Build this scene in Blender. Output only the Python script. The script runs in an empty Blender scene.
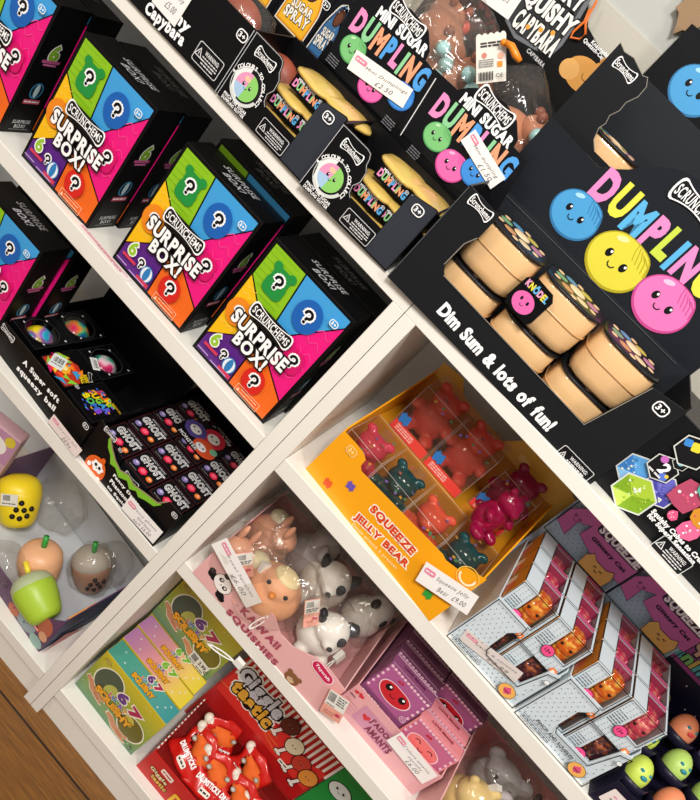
import bpy, bmesh, math, random
from mathutils import Matrix, Vector, Euler, noise
R_=random.Random(7)
scn=bpy.context.scene; COL=scn.collection
ZT=1.021
L2,L3,L4=ZT-.269,ZT-.546,ZT-.931
R2,R3,R4=ZT-.268,ZT-.516,ZT-.927
# ------------------------------------------------------------ camera
CR=Matrix(((0.67179284974681,-0.7346055909178021,0.09512619419153769),(0.4126319920268088,0.26447626405461155,-0.8716576993910522),(0.6151659988857051,0.6248255208808466,0.4807950314540813)))
CP=Vector((.1088,-.7698,.2824+ZT)); CF=751.0
cd=bpy.data.cameras.new('camera'); cam=bpy.data.objects.new('camera',cd); COL.objects.link(cam)
cam.matrix_world=Matrix.Translation(CP)@CR.to_4x4()
cd.sensor_fit='VERTICAL'; cd.sensor_height=36; cd.lens=CF/800*36; cd.clip_start=.01
scn.camera=cam
def ray(x,y): return CR@Vector(((x-350)/CF,(400-y)/CF,-1))
def at_z(x,y,z):
    d=ray(x,y); return CP+d*((z-CP.z)/d.z)
def at_y(x,y,Y):
    d=ray(x,y); return CP+d*((Y-CP.y)/d.y)
def at_x(x,y,X):
    d=ray(x,y); return CP+d*((X-CP.x)/d.x)
# ------------------------------------------------------------ materials
def lin(h):
    h=h.lstrip('#'); 
    if len(h)==3: h=''.join(c*2 for c in h)
    o=[]
    for i in (0,2,4):
        c=int(h[i:i+2],16)/255
        o.append(c/12.92 if c<=.04045 else ((c+.055)/1.055)**2.4)
    return (*o,1)
MATS={}
def mat(h,rough=.42,kind='ink',**k):
    key=(h,rough,kind,tuple(sorted(k.items())))
    if key in MATS: return MATS[key]
    m=bpy.data.materials.new(kind+'_'+h.strip('#')); m.use_nodes=True
    nt=m.node_tree; b=nt.nodes['Principled BSDF']
    b.inputs['Base Color'].default_value=lin(h); b.inputs['Roughness'].default_value=rough
    for kk,v in k.items(): b.inputs[kk.replace('_',' ')].default_value=v
    if kind in('card','ink') and sum(int(h.lstrip('#').ljust(6,h[-1])[i:i+2],16) for i in (0,2,4))<170: b.inputs['Specular IOR Level'].default_value=.25
    if kind=='card':   # slight mottling and fibre bump of printed card
        n=nt.nodes.new('ShaderNodeTexNoise'); n.inputs['Scale'].default_value=60; n.inputs['Detail'].default_value=3
        tc=nt.nodes.new('ShaderNodeTexCoord'); nt.links.new(tc.outputs['Object'],n.inputs['Vector'])
        bp=nt.nodes.new('ShaderNodeBump'); bp.inputs['Strength'].default_value=.08; bp.inputs['Distance'].default_value=.002
        nt.links.new(n.outputs['Fac'],bp.inputs['Height']); nt.links.new(bp.outputs['Normal'],b.inputs['Normal'])
    MATS[key]=m; return m
def card(h,r=.4): return mat(h,r,'card')
def film(name,tint,alpha,bump=0,scale=40,rough=.08,milky=.0):
    key=('film',name)
    if key in MATS: return MATS[key]
    m=bpy.data.materials.new(name); m.use_nodes=True; nt=m.node_tree; N=nt.nodes; N.clear()
    out=N.new('ShaderNodeOutputMaterial'); tr=N.new('ShaderNodeBsdfTransparent'); tr.inputs[0].default_value=lin(tint)
    gl=N.new('ShaderNodeBsdfGlossy'); gl.inputs['Roughness'].default_value=rough
    mx=N.new('ShaderNodeMixShader'); lw=N.new('ShaderNodeLayerWeight'); lw.inputs['Blend'].default_value=.35
    mr=N.new('ShaderNodeMapRange'); mr.inputs['To Min'].default_value=alpha*.5; mr.inputs['To Max'].default_value=min(1,alpha*2.2)
    nt.links.new(lw.outputs['Fresnel'],mr.inputs['Value']); nt.links.new(mr.outputs[0],mx.inputs[0])
    nt.links.new(tr.outputs[0],mx.inputs[1]); nt.links.new(gl.outputs[0],mx.inputs[2])
    last=mx
    if milky>0:
        df=N.new('ShaderNodeBsdfDiffuse'); df.inputs[0].default_value=lin('#e8e6e2'); m2=N.new('ShaderNodeMixShader'); m2.inputs[0].default_value=milky
        nt.links.new(mx.outputs[0],m2.inputs[1]); nt.links.new(df.outputs[0],m2.inputs[2]); last=m2
    if bump>0:
        tc=N.new('ShaderNodeTexCoord'); n=N.new('ShaderNodeTexNoise'); n.inputs['Scale'].default_value=scale; n.inputs['Detail'].default_value=2
        n.inputs['Distortion'].default_value=1.5
        nt.links.new(tc.outputs['Object'],n.inputs['Vector'])
        bp=N.new('ShaderNodeBump'); bp.inputs['Strength'].default_value=bump; bp.inputs['Distance'].default_value=.01
        nt.links.new(n.outputs['Fac'],bp.inputs['Height']); nt.links.new(bp.outputs[0],gl.inputs['Normal']); nt.links.new(bp.outputs[0],lw.inputs['Normal'])
    nt.links.new(last.outputs[0],out.inputs[0]); MATS[key]=m; return m
BAG=film('clear_bag','#fcfbf9',.08,bump=.9,scale=24,rough=.12,milky=.025)
PANE=film('clear_pane','#fdfdfd',.08,rough=.05,milky=.0)
CLEARBOX=film('clear_box','#fcf8f2',.10,rough=.06,milky=.015)
def jelly(h,sp=.25,tr=.45,r=.16): return mat(h,r,'jelly',Transmission_Weight=tr,IOR=1.25,Coat_Weight=.5,Subsurface_Weight=.2,Subsurface_Radius=(.01,.006,.006),Subsurface_Scale=.3)
def foam(h,r=.5): return mat(h,r,'foam',Subsurface_Weight=.15,Subsurface_Radius=(.006,.004,.003),Subsurface_Scale=.5)
BLK='#08080a'; INK='#0e0e11'
# ------------------------------------------------------------ mesh builder
class MB:
    def __init__(s): s.v=[]; s.f=[]; s.m=[]; s.sm=[]; s.mats=[]
    def mi(s,m):
        if m not in s.mats: s.mats.append(m)
        return s.mats.index(m)
    def add(s,vs,fs,m,M=None,smooth=False):
        o=len(s.v); i=s.mi(m)
        for v in vs:
            v=Vector(v); s.v.append(tuple(M@v if M else v))
        for f in fs: s.f.append([o+a for a in f]); s.m.append(i); s.sm.append(smooth)
        return s
    def box(s,x0,y0,z0,x1,y1,z1,m,M=None):
        vs=[(x,y,z) for z in (z0,z1) for y in (y0,y1) for x in (x0,x1)]
        return s.add(vs,[(0,2,3,1),(4,5,7,6),(0,1,5,4),(2,6,7,3),(0,4,6,2),(1,3,7,5)],m,M)
    def prism(s,poly,d,m,M=None,mside=None):   # poly in (u,v), extruded 0..d along w
        n=len(poly); a=sum(poly[i][0]*poly[(i+1)%n][1]-poly[(i+1)%n][0]*poly[i][1] for i in range(n))
        if a<0: poly=poly[::-1]
        vs=[(p[0],p[1],0) for p in poly]+[(p[0],p[1],d) for p in poly]
        f=[tuple(range(n))[::-1],tuple(range(n,2*n))]
        if d<0: f=[tuple(range(n)),tuple(range(n,2*n))[::-1]]
        s.add(vs,f,m,M)
        q=[((i,(i+1)%n,n+(i+1)%n,n+i) if d>0 else (i,n+i,n+(i+1)%n,(i+1)%n)) for i in range(n)]
        return s.add(vs,q,mside or m,M)
    def ell(s,c,r,m,rot=None,seg=20,rings=12,fn=None):
        if not hasattr(r,'__len__'): r=(r,r,r)
        vs=[];fs=[]
        Rm=Euler(rot).to_matrix() if rot else None
        for i in range(rings+1):
            t=math.pi*i/rings
            for j in range(seg):
                p=2*math.pi*j/seg; v=Vector((math.sin(t)*math.cos(p),math.sin(t)*math.sin(p),math.cos(t)))
                if fn: v=fn(v)
                v=Vector((v.x*r[0],v.y*r[1],v.z*r[2]))
                if Rm: v=Rm@v
                vs.append(v+Vector(c))
        for i in range(rings):
            for j in range(seg):
                a=i*seg+j;b=i*seg+(j+1)%seg; fs.append((a,a+seg,b+seg,b))
        return s.add(vs,fs,m,None,True)
    def lathe(s,prof,m,M=None,seg=28,fn=None):
        vs=[];fs=[];n=len(prof)
        for r,z in prof:
            for j in range(seg):
                p=2*math.pi*j/seg; k=fn(p,z) if fn else 1
                vs.append((r*k*math.cos(p),r*k*math.sin(p),z))
        for i in range(n-1):
            for j in range(seg):
                a=i*seg+j;b=i*seg+(j+1)%seg; fs.append((a,b,b+seg,a+seg))
        return s.add(vs,fs,m,M,True)
    def tube(s,pts,r,m,seg=8,closed=False):
        pts=[Vector(p) for p in pts]; n=len(pts); vs=[];fs=[]
        for i,p in enumerate(pts):
            a=pts[(i-1)%n] if (closed or i>0) else p; b=pts[(i+1)%n] if (closed or i<n-1) else p
            d=(b-a).normalized(); q=d.to_track_quat('Z','Y')
            rr=r[i] if hasattr(r,'__len__') else r
            for j in range(seg):
                t=2*math.pi*j/seg; vs.append(p+q@Vector((rr*math.cos(t),rr*math.sin(t),0)))
        for i in range(n if closed else n-1):
            for j in range(seg):
                a=i*seg+j;b=i*seg+(j+1)%seg;c=((i+1)%n)*seg
                fs.append((a,b,c+(j+1)%seg,c+j))
        if not closed: fs+= [tuple(range(seg))[::-1],tuple(range((n-1)*seg,n*seg))]
        return s.add(vs,fs,m,None,True)
    def mesh(s,name):
        me=bpy.data.meshes.new(name); me.from_pydata(s.v,[],s.f)
        for m in s.mats: me.materials.append(m)
        me.polygons.foreach_set('material_index',s.m); me.polygons.foreach_set('use_smooth',s.sm); me.update(); return me
    def build(s,name,parent=None,bevel=0,label=None,loc=None,rz=0):
        o=bpy.data.objects.new(name,s.mesh(name)); COL.objects.link(o)
        if parent: o.parent=parent
        if loc is not None: o.location=loc
        if rz: o.rotation_euler.z=rz
        if bevel:
            b=o.modifiers.new('bevel','BEVEL'); b.width=bevel; b.segments=2; b.limit_method='ANGLE'
        if label: o['label']=label
        return o
def tag(o,label,cat,group=None,kind=None):
    if label: o['label']=label
    if cat: o['category']=cat
    if group: o['group']=group
    if kind: o['kind']=kind
    return o
def thing(name,label,cat,loc=(0,0,0),rz=0,group=None,rot=None):
    o=bpy.data.objects.new(name,None); COL.objects.link(o); o.location=loc
    o.rotation_euler=rot if rot else (0,0,rz); o.empty_display_size=.02
    return tag(o,label,cat,group)
def W4(o):
    M=Matrix.LocRotScale(o.location,o.rotation_euler,o.scale)
    return W4(o.parent)@M if o.parent else M
def M4(o,u,v,w):
    M=Matrix.Identity(4)
    for i,a in enumerate((u,v,w)):
        for k in range(3): M[k][i]=a[k]
    for k in range(3): M[k][3]=o[k]
    return M
def front(y=0,x=0,z=0): return M4((x,y,z),(1,0,0),(0,0,1),(0,-1,0))
def top(z,x=0,y=0): return M4((x,y,z),(1,0,0),(0,1,0),(0,0,1))
def right(x,y=0,z=0): return M4((x,y,z),(0,1,0),(0,0,1),(1,0,0))
def left(x,y=0,z=0): return M4((x,y,z),(0,-1,0),(0,0,1),(-1,0,0))
# ------------------------------------------------------------ text
GL={}
def glyph(s,bold=0.0,shear=0):
    k=(s,round(bold,3),shear)
    if k in GL: return GL[k]
    c=bpy.data.curves.new('t','FONT'); c.body=s; c.size=1; c.dimensions='2D'; c.fill_mode='BOTH' if False else 'FRONT'
    c.offset=bold; c.resolution_u=3; c.shear=shear; c.space_character=1.12 if len(s)>1 else 1
    o=bpy.data.objects.new('t',c); COL.objects.link(o)
    me=o.to_mesh(); vs=[(v.co.x,v.co.y) for v in me.vertices]; fs=[list(p.vertices) for p in me.polygons]
    o.to_mesh_clear(); bpy.data.objects.remove(o); bpy.data.curves.remove(c)
    GL[k]=(vs,fs); return GL[k]
def bbox(vs):
    xs=[a for a,b in vs]; ys=[b for a,b in vs]; return min(xs),min(ys),max(xs),max(ys)
def thk(o):
    return o
class P:
    """printed artwork on one face: shapes in metres on the (u,v) plane of M, stacked in thin ink layers"""
    STEP=.00005
    def __init__(s,parent,M,base=.00025):
        s.p=parent; s.M=M; s.mb=MB(); s.w=base
        s.WM=(W4(parent)@M) if parent else M
    def up(s): s.w+=s.STEP
    def px(s,x,y):
        d=ray(x,y); n=s.WM.to_3x3()@Vector((0,0,1)); o=s.WM.translation
        t=(o-CP).dot(n)/d.dot(n); q=s.WM.inverted()@(CP+d*t); return (q.x,q.y)
    def poly(s,pts,c,px=False):
        if px: pts=[s.px(*p) for p in pts]
        n=len(pts); a=sum(pts[i][0]*pts[(i+1)%n][1]-pts[(i+1)%n][0]*pts[i][1] for i in range(n))
        if a<0: pts=pts[::-1]
        s.up(); s.mb.add([(a,b,s.w) for a,b in pts],[tuple(range(n))],c if not isinstance(c,str) else mat(c),s.M); return s
    def rect(s,x0,y0,x1,y1,c): return s.poly([(x0,y0),(x1,y0),(x1,y1),(x0,y1)],c)
    def rrect(s,cx,cy,w,h,r,c,ang=0):
        pts=[]; r=min(r,w/2,h/2)
        for (sx,sy,a0) in ((1,1,0),(-1,1,90),(-1,-1,180),(1,-1,270)):
            for k in range(6):
                a=math.radians(a0+k*18); pts.append((sx*(w/2-r)+r*math.cos(a),sy*(h/2-r)+r*math.sin(a)))
        ca,sa=math.cos(ang),math.sin(ang)
        return s.poly([(cx+x*ca-y*sa,cy+x*sa+y*ca) for x,y in pts],c)
    def ell(s,cx,cy,rx,ry,c,ang=0,n=28,fn=None):
        ca,sa=math.cos(ang),math.sin(ang);pts=[]
        for i in range(n):
            t=2*math.pi*i/n; k=fn(t) if fn else 1; x,y=rx*k*math.cos(t),ry*k*math.sin(t); pts.append((cx+x*ca-y*sa,cy+x*sa+y*ca))
        return s.poly(pts,c)
    def line(s,pts,w,c,px=False,closed=False):
        if px: pts=[s.px(*p) for p in pts]
        s.up()
        m=mat(c) if isinstance(c,str) else c
        if closed: pts=pts+[pts[0]]
        for a,b in zip(pts[:-1],pts[1:]):
            d=Vector((b[0]-a[0],b[1]-a[1]))
            if d.length<1e-9: continue
            d.normalize(); n=Vector((-d.y,d.x))*w/2; e=d*w*.4
            q=[(a[0]-e.x+n.x,a[1]-e.y+n.y),(a[0]-e.x-n.x,a[1]-e.y-n.y),(b[0]+e.x-n.x,b[1]+e.y-n.y),(b[0]+e.x+n.x,b[1]+e.y+n.y)]
            s.w+=s.STEP*.04; s.mb.add([(x,y,s.w) for x,y in q],[(0,1,2,3)],m,s.M)
        return s
    def arc(s,cx,cy,r,a0,a1,w,c,n=10,ry=None):
        ry=ry or r
        return s.line([(cx+r*math.cos(a0+(a1-a0)*i/n),cy+ry*math.sin(a0+(a1-a0)*i/n)) for i in range(n+1)],w,c)
    def frame(s,x0,y0,x1,y1,w,c): return s.line([(x0,y0),(x1,y0),(x1,y1),(x0,y1)],w,c,closed=True)
    def text(s,t,cx,cy,w,h=None,c='#ffffff',ang=0,bold=.03,ol=None,olw=.07,shear=0,ol2=None,olw2=.14,bend=0):
        base=glyph(t,0,shear)[0]
        if not base: return s
        x0,y0,x1,y1=bbox(base); sx=w/(x1-x0); sy=(h/(y1-y0)) if h else sx
        ca,sa=math.cos(ang),math.sin(ang)
        for cc,b in ((ol2,bold+olw2),(ol,bold+olw),(c,bold)):
            if not cc: continue
            vs,fs=glyph(t,b,shear); s.up(); o=[]
            for a,bb in vs:
                X=(a-(x0+x1)/2)*sx; Y=(bb-(y0+y1)/2)*sy
                if bend: Y+=bend*(1-(2*X/w)**2)
                o.append((cx+X*ca-Y*sa,cy+X*sa+Y*ca,s.w))
            s.mb.add(o,fs,mat(cc),s.M)
        return s
    def ctext(s,t,cx,cy,w,h,cols,ang=0,bold=.06,ol=None,olw=.06,gap=.1,wav=0):
        bb=[bbox(glyph(ch)[0]) if ch!=' ' else (0,0,.25,0) for ch in t]; ws=[b[2]-b[0] for b in bb]
        hm=max(b[3]-b[1] for b in bb)
        tot=sum(ws)+gap*(len(t)-1); k=w/tot; ca,sa=math.cos(ang),math.sin(ang)
        for ps in ((1,0) if ol else (0,)):
            x=-w/2
            for i,ch in enumerate(t):
                cw=ws[i]*k; X=x+cw/2; Y=wav*math.sin(i*2.1)+(bb[i][1]+bb[i][3])/2/hm*h-h/2
                if ch!=' ': s.text(ch,cx+X*ca-Y*sa,cy+X*sa+Y*ca,cw,h*(bb[i][3]-bb[i][1])/hm,ol if ps else cols[i%len(cols)],ang,bold+(olw if ps else 0)); s.w-=s.STEP
                x+=cw+gap*k
            s.up()
        s.up(); return s
    def seg(s,a,b):
        a=s.px(*a); b=s.px(*b); return (a[0]+b[0])/2,(a[1]+b[1])/2,math.hypot(b[0]-a[0],b[1]-a[1]),math.atan2(b[1]-a[1],b[0]-a[0])
    def tpx(s,t,a,b,**k):
        cx,cy,w,ang=s.seg(a,b); return s.text(t,cx,cy,w,ang=ang,**k)
    def arctext(s,t,cx,cy,r,a0,a1,h,c,bold=.02):
        n=len(t)
        for i,ch in enumerate(t):
            if ch==' ': continue
            a=a0+(a1-a0)*(i+.5)/n; vs=glyph(ch)[0]; x0,y0,x1,y1=bbox(vs); k=h/.73
            s.text(ch,cx+r*math.cos(a),cy+r*math.sin(a),(x1-x0)*k,None,c,a-math.pi/2 if a0>a1 else a+math.pi/2,bold)
        return s
    def face(s,cx,cy,k,ang=0,blush=None):
        ca,sa=math.cos(ang),math.sin(ang)
        def q(x,y): return (cx+(x*ca-y*sa)*k,cy+(x*sa+y*ca)*k)
        for sx in (-1,1):
            a=q(.42*sx,.12); s.ell(a[0],a[1],.15*k,.19*k,'#111',ang,14); a=q(.42*sx+.05,.2); s.ell(a[0],a[1],.055*k,.06*k,'#fff',ang,8)
            if blush: a=q(.66*sx,-.2); s.ell(a[0],a[1],.13*k,.09*k,blush,ang,10)
        s.line([q(.16*math.cos(t),-.12+.14*math.sin(t)) for t in [math.pi+i*math.pi/6 for i in range(7)]],.045*k,'#111')
        return s
    def dumpling(s,cx,cy,r,c,dark,light,ang=0):
        bf=lambda t: 1+.07*math.exp(-((t-.95)/.28)**2)-.03*math.exp(-((t-1.7)/.3)**2)
        s.ell(cx,cy,r*1.05,r*.92,dark,ang,36,bf); s.ell(cx,cy+.03*r,r*.99,r*.85,c,ang,36,bf)
        ca,sa=math.cos(ang),math.sin(ang)
        def q(x,y): return (cx+(x*ca-y*sa)*r,cy+(x*sa+y*ca)*r)
        for i in range(5):
            x=-.1+.16*i
            s.line([q(x*.7+.1,.86-.03*i),q(x+.22,.62),q(x+.36,.40-.02*i)],.03*r,dark)
        a=q(-.45,.6); s.ell(a[0],a[1],.2*r,.09*r,light,ang+.5,14)
        a=q(-.05,-.05); s.face(a[0],a[1],r*.8,ang); return s
    def bone(s,cx,cy,w,h,ang=0,t='SCRUNCHEMS',fill='#101012',edge='#ffffff',tc='#ffffff'):
        ca,sa=math.cos(ang),math.sin(ang)
        for c,k in ((edge,0),(fill,h*.09)):
            pts=[]; n=12; W=w/2-k; H=h/2-k
            for i in range(n+1):
                x=-W*.8+1.6*W*i/n; pts.append((x,H*(.60+.4*(x/(W*.8))**2)))
            pts+=[(W*.9,H*.96),(W*.97,H*.7),(W,H*.25),(W,-H*.25),(W*.97,-H*.7),(W*.9,-H*.96)]
            for i in range(n+1):
                x=W*.8-1.6*W*i/n; pts.append((x,-H*(.60+.4*(x/(W*.8))**2)))
            pts+=[(-W*.9,-H*.96),(-W*.97,-H*.7),(-W,-H*.25),(-W,H*.25),(-W*.97,H*.7),(-W*.9,H*.96)]
            s.poly([(cx+x*ca-y*sa,cy+x*sa+y*ca) for x,y in pts],c)
        return s.text(t,cx,cy,w*.86,h*.46,tc,ang,.02)
    def qmark(s,cx,cy,h,c='#0e0e10',ol='#ffffff'):
        r=h*.27; pts=[(cx+r*math.cos(a),cy+h*.20+r*math.sin(a)) for a in [math.pi*1.0-i*math.pi*1.25/9 for i in range(10)]]+[(cx+.02*h,cy-h*.06),(cx+.0*h,cy-h*.17)]
        for w,cc,k in ((h*.44,ol,.17),(h*.20,c,.095)):
            s.line(pts,w,cc); 
            for q in (pts[0],pts[-1]): s.ell(q[0],q[1],w*.5,w*.5,cc,n=12)
            s.ell(cx,cy-h*.41,h*(k+.03),h*(k+.03),cc,n=14)
        return s
    def age(s,cx,cy,k,ang=0,c='#fff',bg=INK):
        s.rrect(cx,cy,k*1.25,k,k*.4,c,ang); s.rrect(cx,cy,k*1.05,k*.8,k*.32,bg,ang); return s.text('3+',cx,cy,k*.72,k*.45,c,ang,.03)
    def warn(s,cx,cy,w,h,c='#ddd',bg=INK):
        s.rrect(cx,cy,w,h,h*.12,c); s.rrect(cx,cy,w-h*.07,h-h*.07,h*.1,bg)
        x=cx-w*.36; s.poly([(x-h*.24,cy-h*.2),(x+h*.24,cy-h*.2),(x,cy+h*.26)],c); s.poly([(x-h*.16,cy-h*.15),(x+h*.16,cy-h*.15),(x,cy+h*.17)],bg)
        s.line([(x,cy-h*.08),(x,cy+h*.06)],h*.04,c)
        s.text('WARNING:',cx+w*.1,cy+h*.2,w*.55,h*.2,c,0,.03)
        for i,ww in enumerate((.6,.64,.5)): s.lines(cx+w*.1-w*ww/2,cx+w*.1+w*ww/2,cy-h*.02-i*h*.14,h*.06,c)
        return s
    def lines(s,x0,x1,y,h,c):     # a line of tiny print, broken into word-like dashes
        x=x0; r=random.Random(int((x0+y)*1e5))
        while x<x1-h:
            l=min(x1-x,h*(1.5+3*r.random())); s.rect(x,y-h/2,x+l,y+h/2,c); x+=l+h*.6
        return s
    def build(s,name,label=None,parent=None):
        if not s.mb.v: return None
        if parent is None and s.p:      # artwork belongs to the panel it is printed on
            want={'printed_front':('front_panel','carton_body','box_body','pouch_body','red_wrapper'),'printed_header':('header_card',),'printed_board':('header_card',),'printed_lid':('carton_body',),'printed_top':('carton_body','top_print'),'printed_side':('carton_body','tray_body'),
                  'printed_label':('label_card',),'barcode':('paper_label','tag_card','barcode_sticker'),'handwriting':('paper_card',),'printed_sleeve':('card_sleeve',),'printed_band':('clear_box',),'printed_confetti':('clear_box',),'printed_characters':('card_sheet',),'printed_wrapper':('red_wrapper',),'striped_edge':('tray_body',)}.get(name,())
            for c in s.p.children:
                if c.name.split('.')[0] in want: parent=c; break
        return s.mb.build(name,parent or s.p,label=label)
def copy_tree(o,parent=None,mat_=None):
    c=o.copy(); COL.objects.link(c)
    if parent: c.parent=parent
    for ch in o.children: copy_tree(ch,c)
    return c
# ------------------------------------------------------------ generic packaging
def tray(t,W,D,H,fpoly,c,cin=None,back=None,side_f=None,side_b=None,th=.002,front_t=None):
    """open display tray; fpoly = front profile (x,z); sides run from side_f (front height) to side_b (back)"""
    m=card(c); mi=card(cin or c); hb=back if back is not None else H
    sf=side_f if side_f is not None else H; sb=side_b if side_b is not None else hb
    mb=MB(); mb.box(0,0,0.0002,W,D,th,mi)
    mb.prism([(0,th),(D,th),(D,sb),(0,sf)],th,m,M4((0,0,0),(0,1,0),(0,0,1),(1,0,0)))
    mb.prism([(0,th),(D,th),(D,sb),(0,sf)],th,m,M4((W-th,0,0),(0,1,0),(0,0,1),(1,0,0)))
    mb.box(th,D-th,th,W-th,D,hb,mi)
    mb.build('tray_body',t)
    fb=MB(); fb.prism(fpoly,th,m,M4((0,-.0002,0),(1,0,0),(0,0,1),(0,-1,0)),card('#2a2622' if c in (BLK,INK,'#17191c') else c))
    return fb.build('front_panel',t)
def carton(t,W,D,H,c,bevel=.0008,x=0,y=0,z=0,name='carton_body'):
    return MB().box(x,y,z+.0002,x+W,y+D,z+H,card(c,.35)).build(name,t,bevel)
def standing_card(t,pts,y,c,th=.002,name='header_card',edge=None):
    mb=MB(); mb.prism(pts,th,card(c),M4((0,y,0),(1,0,0),(0,0,1),(0,-1,0)),edge and card(edge)); return mb.build(name,t)
def lpx(t,pts,y):      # photo pixels -> thing-local (x,z) on the thing's own plane y
    q=P(t,front(y)); return [q.px(*p) for p in pts]
def price_label(lines,a,b,h,y,label,rz=0,c='#f3efec',stamp='#e58aa4',ink='#55555c',tilt=0,group=None,curl=0):
    """handwritten price card, taped to the front of a tray; a,b = photo pixels of its left and right middle"""
    A=at_y(a[0],a[1],y); B=at_y(b[0],b[1],y); cx=(A+B)/2; w=(B-A).length; ang=math.atan2(B.z-A.z,B.x-A.x)
    t=thing('price_label',label,'price label',(cx.x,y,cx.z),0,group)
    ca,sa=math.cos(ang),math.sin(ang)
    M=M4((0,0,0),(ca,0,sa),(-sa,0,ca),(0,-1,0))
    mb=MB(); mb.prism([(-w/2,-h/2),(w/2,-h/2),(w/2,h/2),(-w/2,h/2)],.0004,mat(c,.55),M); mb.build('paper_card',t)
    p=P(t,M,.0006); p.rrect(-w*.36,h*.18,w*.2,h*.26,h*.08,stamp,-.05)
    p.lines(-w*.44,-w*.28,h*.18,h*.06,c)
    for i,(s,fx,fy,fw,fh) in enumerate(lines): p.text(s,fx*w,fy*h,fw*w,fh*h,ink,.06,-.008,shear=.3)
    p.build('handwriting'); return t
# ============================================================ SETTING
def wood_floor():
    m=bpy.data.materials.new('oak_planks'); m.use_nodes=True; nt=m.node_tree; N=nt.nodes; b=N['Principled BSDF']
    tc=N.new('ShaderNodeTexCoord'); mp=N.new('ShaderNodeMapping'); mp.inputs['Scale'].default_value=(2.5,42,1)
    n=N.new('ShaderNodeTexNoise'); n.inputs['Scale'].default_value=6; n.inputs['Detail'].default_value=6; n.inputs['Roughness'].default_value=.65
    br=N.new('ShaderNodeTexBrick'); br.inputs['Scale'].default_value=1; br.inputs['Brick Width'].default_value=1.3; br.inputs['Row Height'].default_value=.125
    br.inputs['Mortar Size'].default_value=.0022; br.inputs['Color1'].default_value=lin('#9a7038'); br.inputs['Color2'].default_value=lin('#b0864a'); br.inputs['Mortar'].default_value=lin('#3a2410')
    mp2=N.new('ShaderNodeMapping'); mp2.inputs['Location'].default_value=(.3,.025,0)
    rp=N.new('ShaderNodeValToRGB'); rp.color_ramp.elements[0].position=.3; rp.color_ramp.elements[0].color=lin('#5a3a18'); rp.color_ramp.elements[1].position=.75; rp.color_ramp.elements[1].color=lin('#f0d09a')
    mx=N.new('ShaderNodeMixRGB'); mx.blend_type='MULTIPLY'; mx.inputs[0].default_value=.8
    L=nt.links; L.new(tc.outputs['Object'],mp.inputs[0]); L.new(mp.outputs[0],n.inputs['Vector']); L.new(tc.outputs['Object'],mp2.inputs[0]); L.new(mp2.outputs[0],br.inputs['Vector'])
    L.new(n.outputs['Fac'],rp.inputs[0]); L.new(br.outputs['Color'],mx.inputs[1]); L.new(rp.outputs[0],mx.inputs[2]); L.new(mx.outputs[0],b.inputs['Base Color'])
    bp=N.new('ShaderNodeBump'); bp.inputs['Strength'].default_value=.2; bp.inputs['Distance'].default_value=.003; L.new(n.outputs['Fac'],bp.inputs['Height']); L.new(bp.outputs[0],b.inputs['Normal'])
    b.inputs['Roughness'].default_value=.45; return m
f=MB().box(-2.2,-2.2,-.02,2.2,.32,0,wood_floor()).build('floor'); f['kind']='structure'
def plaster(h):
    m=mat(h,.6,'card'); return m
wl=MB().box(-2.2,.30,0,2.2,.34,2.6,plaster('#b9bab4')).build('wall_back'); wl['kind']='structure'
mb=MB()
mb.box(-2.2,.296,1.0,2.2,.30,1.36,plaster('#c0bbae'))
wp=mb.build('trim_1'); wp['kind']='structure'
# ------------------------------------------------------------ bookcases
def melamine():
    m=bpy.data.materials.new('white_melamine'); m.use_nodes=True; nt=m.node_tree; N=nt.nodes; b=N['Principled BSDF']
    b.inputs['Roughness'].default_value=.38; tc=N.new('ShaderNodeTexCoord'); n=N.new('ShaderNodeTexNoise'); n.inputs['Scale'].default_value=9; n.inputs['Detail'].default_value=5
    rp=N.new('ShaderNodeValToRGB'); rp.color_ramp.elements[0].color=lin('#e6e2d8'); rp.color_ramp.elements[1].color=lin('#f4f1ea')
    nt.links.new(tc.outputs['Object'],n.inputs['Vector']); nt.links.new(n.outputs['Fac'],rp.inputs[0]); nt.links.new(rp.outputs[0],b.inputs['Base Color']); return m
MEL=melamine()
def bookcase(x,shelves,label):
    t=thing('bookcase',label,'bookcase',(x,0,0)); t_=.018; w=.7992
    for xx in (0,w-t_):
        MB().box(xx,0,.0003,xx+t_,.28,ZT-.0185,MEL).build('side_panel',t,.0008)
    MB().box(0,0,ZT-.0185,w,.28,ZT,MEL).build('top_panel',t,.0008)
    for i,z in enumerate(shelves):
        MB().box(t_+.0003,0 if i==2 else .0,z-.025,w-t_-.0003,.274,z,MEL).build('base_shelf' if i==2 else 'shelf',t,.001)
    MB().box(t_+.0003,.274,.03,w-t_-.0003,.279,ZT-.019,mat('#e9eef2',.5,'card')).build('back_panel',t)
    MB().box(t_+.0003,.012,.0003,w-t_-.0003,.028,shelves[2]-.0255,MEL).build('plinth',t,.0006)
    return t
bookcase(-.7996,(L2,L3,L4),'white melamine bookcase on the left, with the black surprise boxes on its shelf')
bookcase(.0004,(R2,R3,R4),'white melamine bookcase on the right, with the orange jelly bear tray on its shelf')
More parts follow.
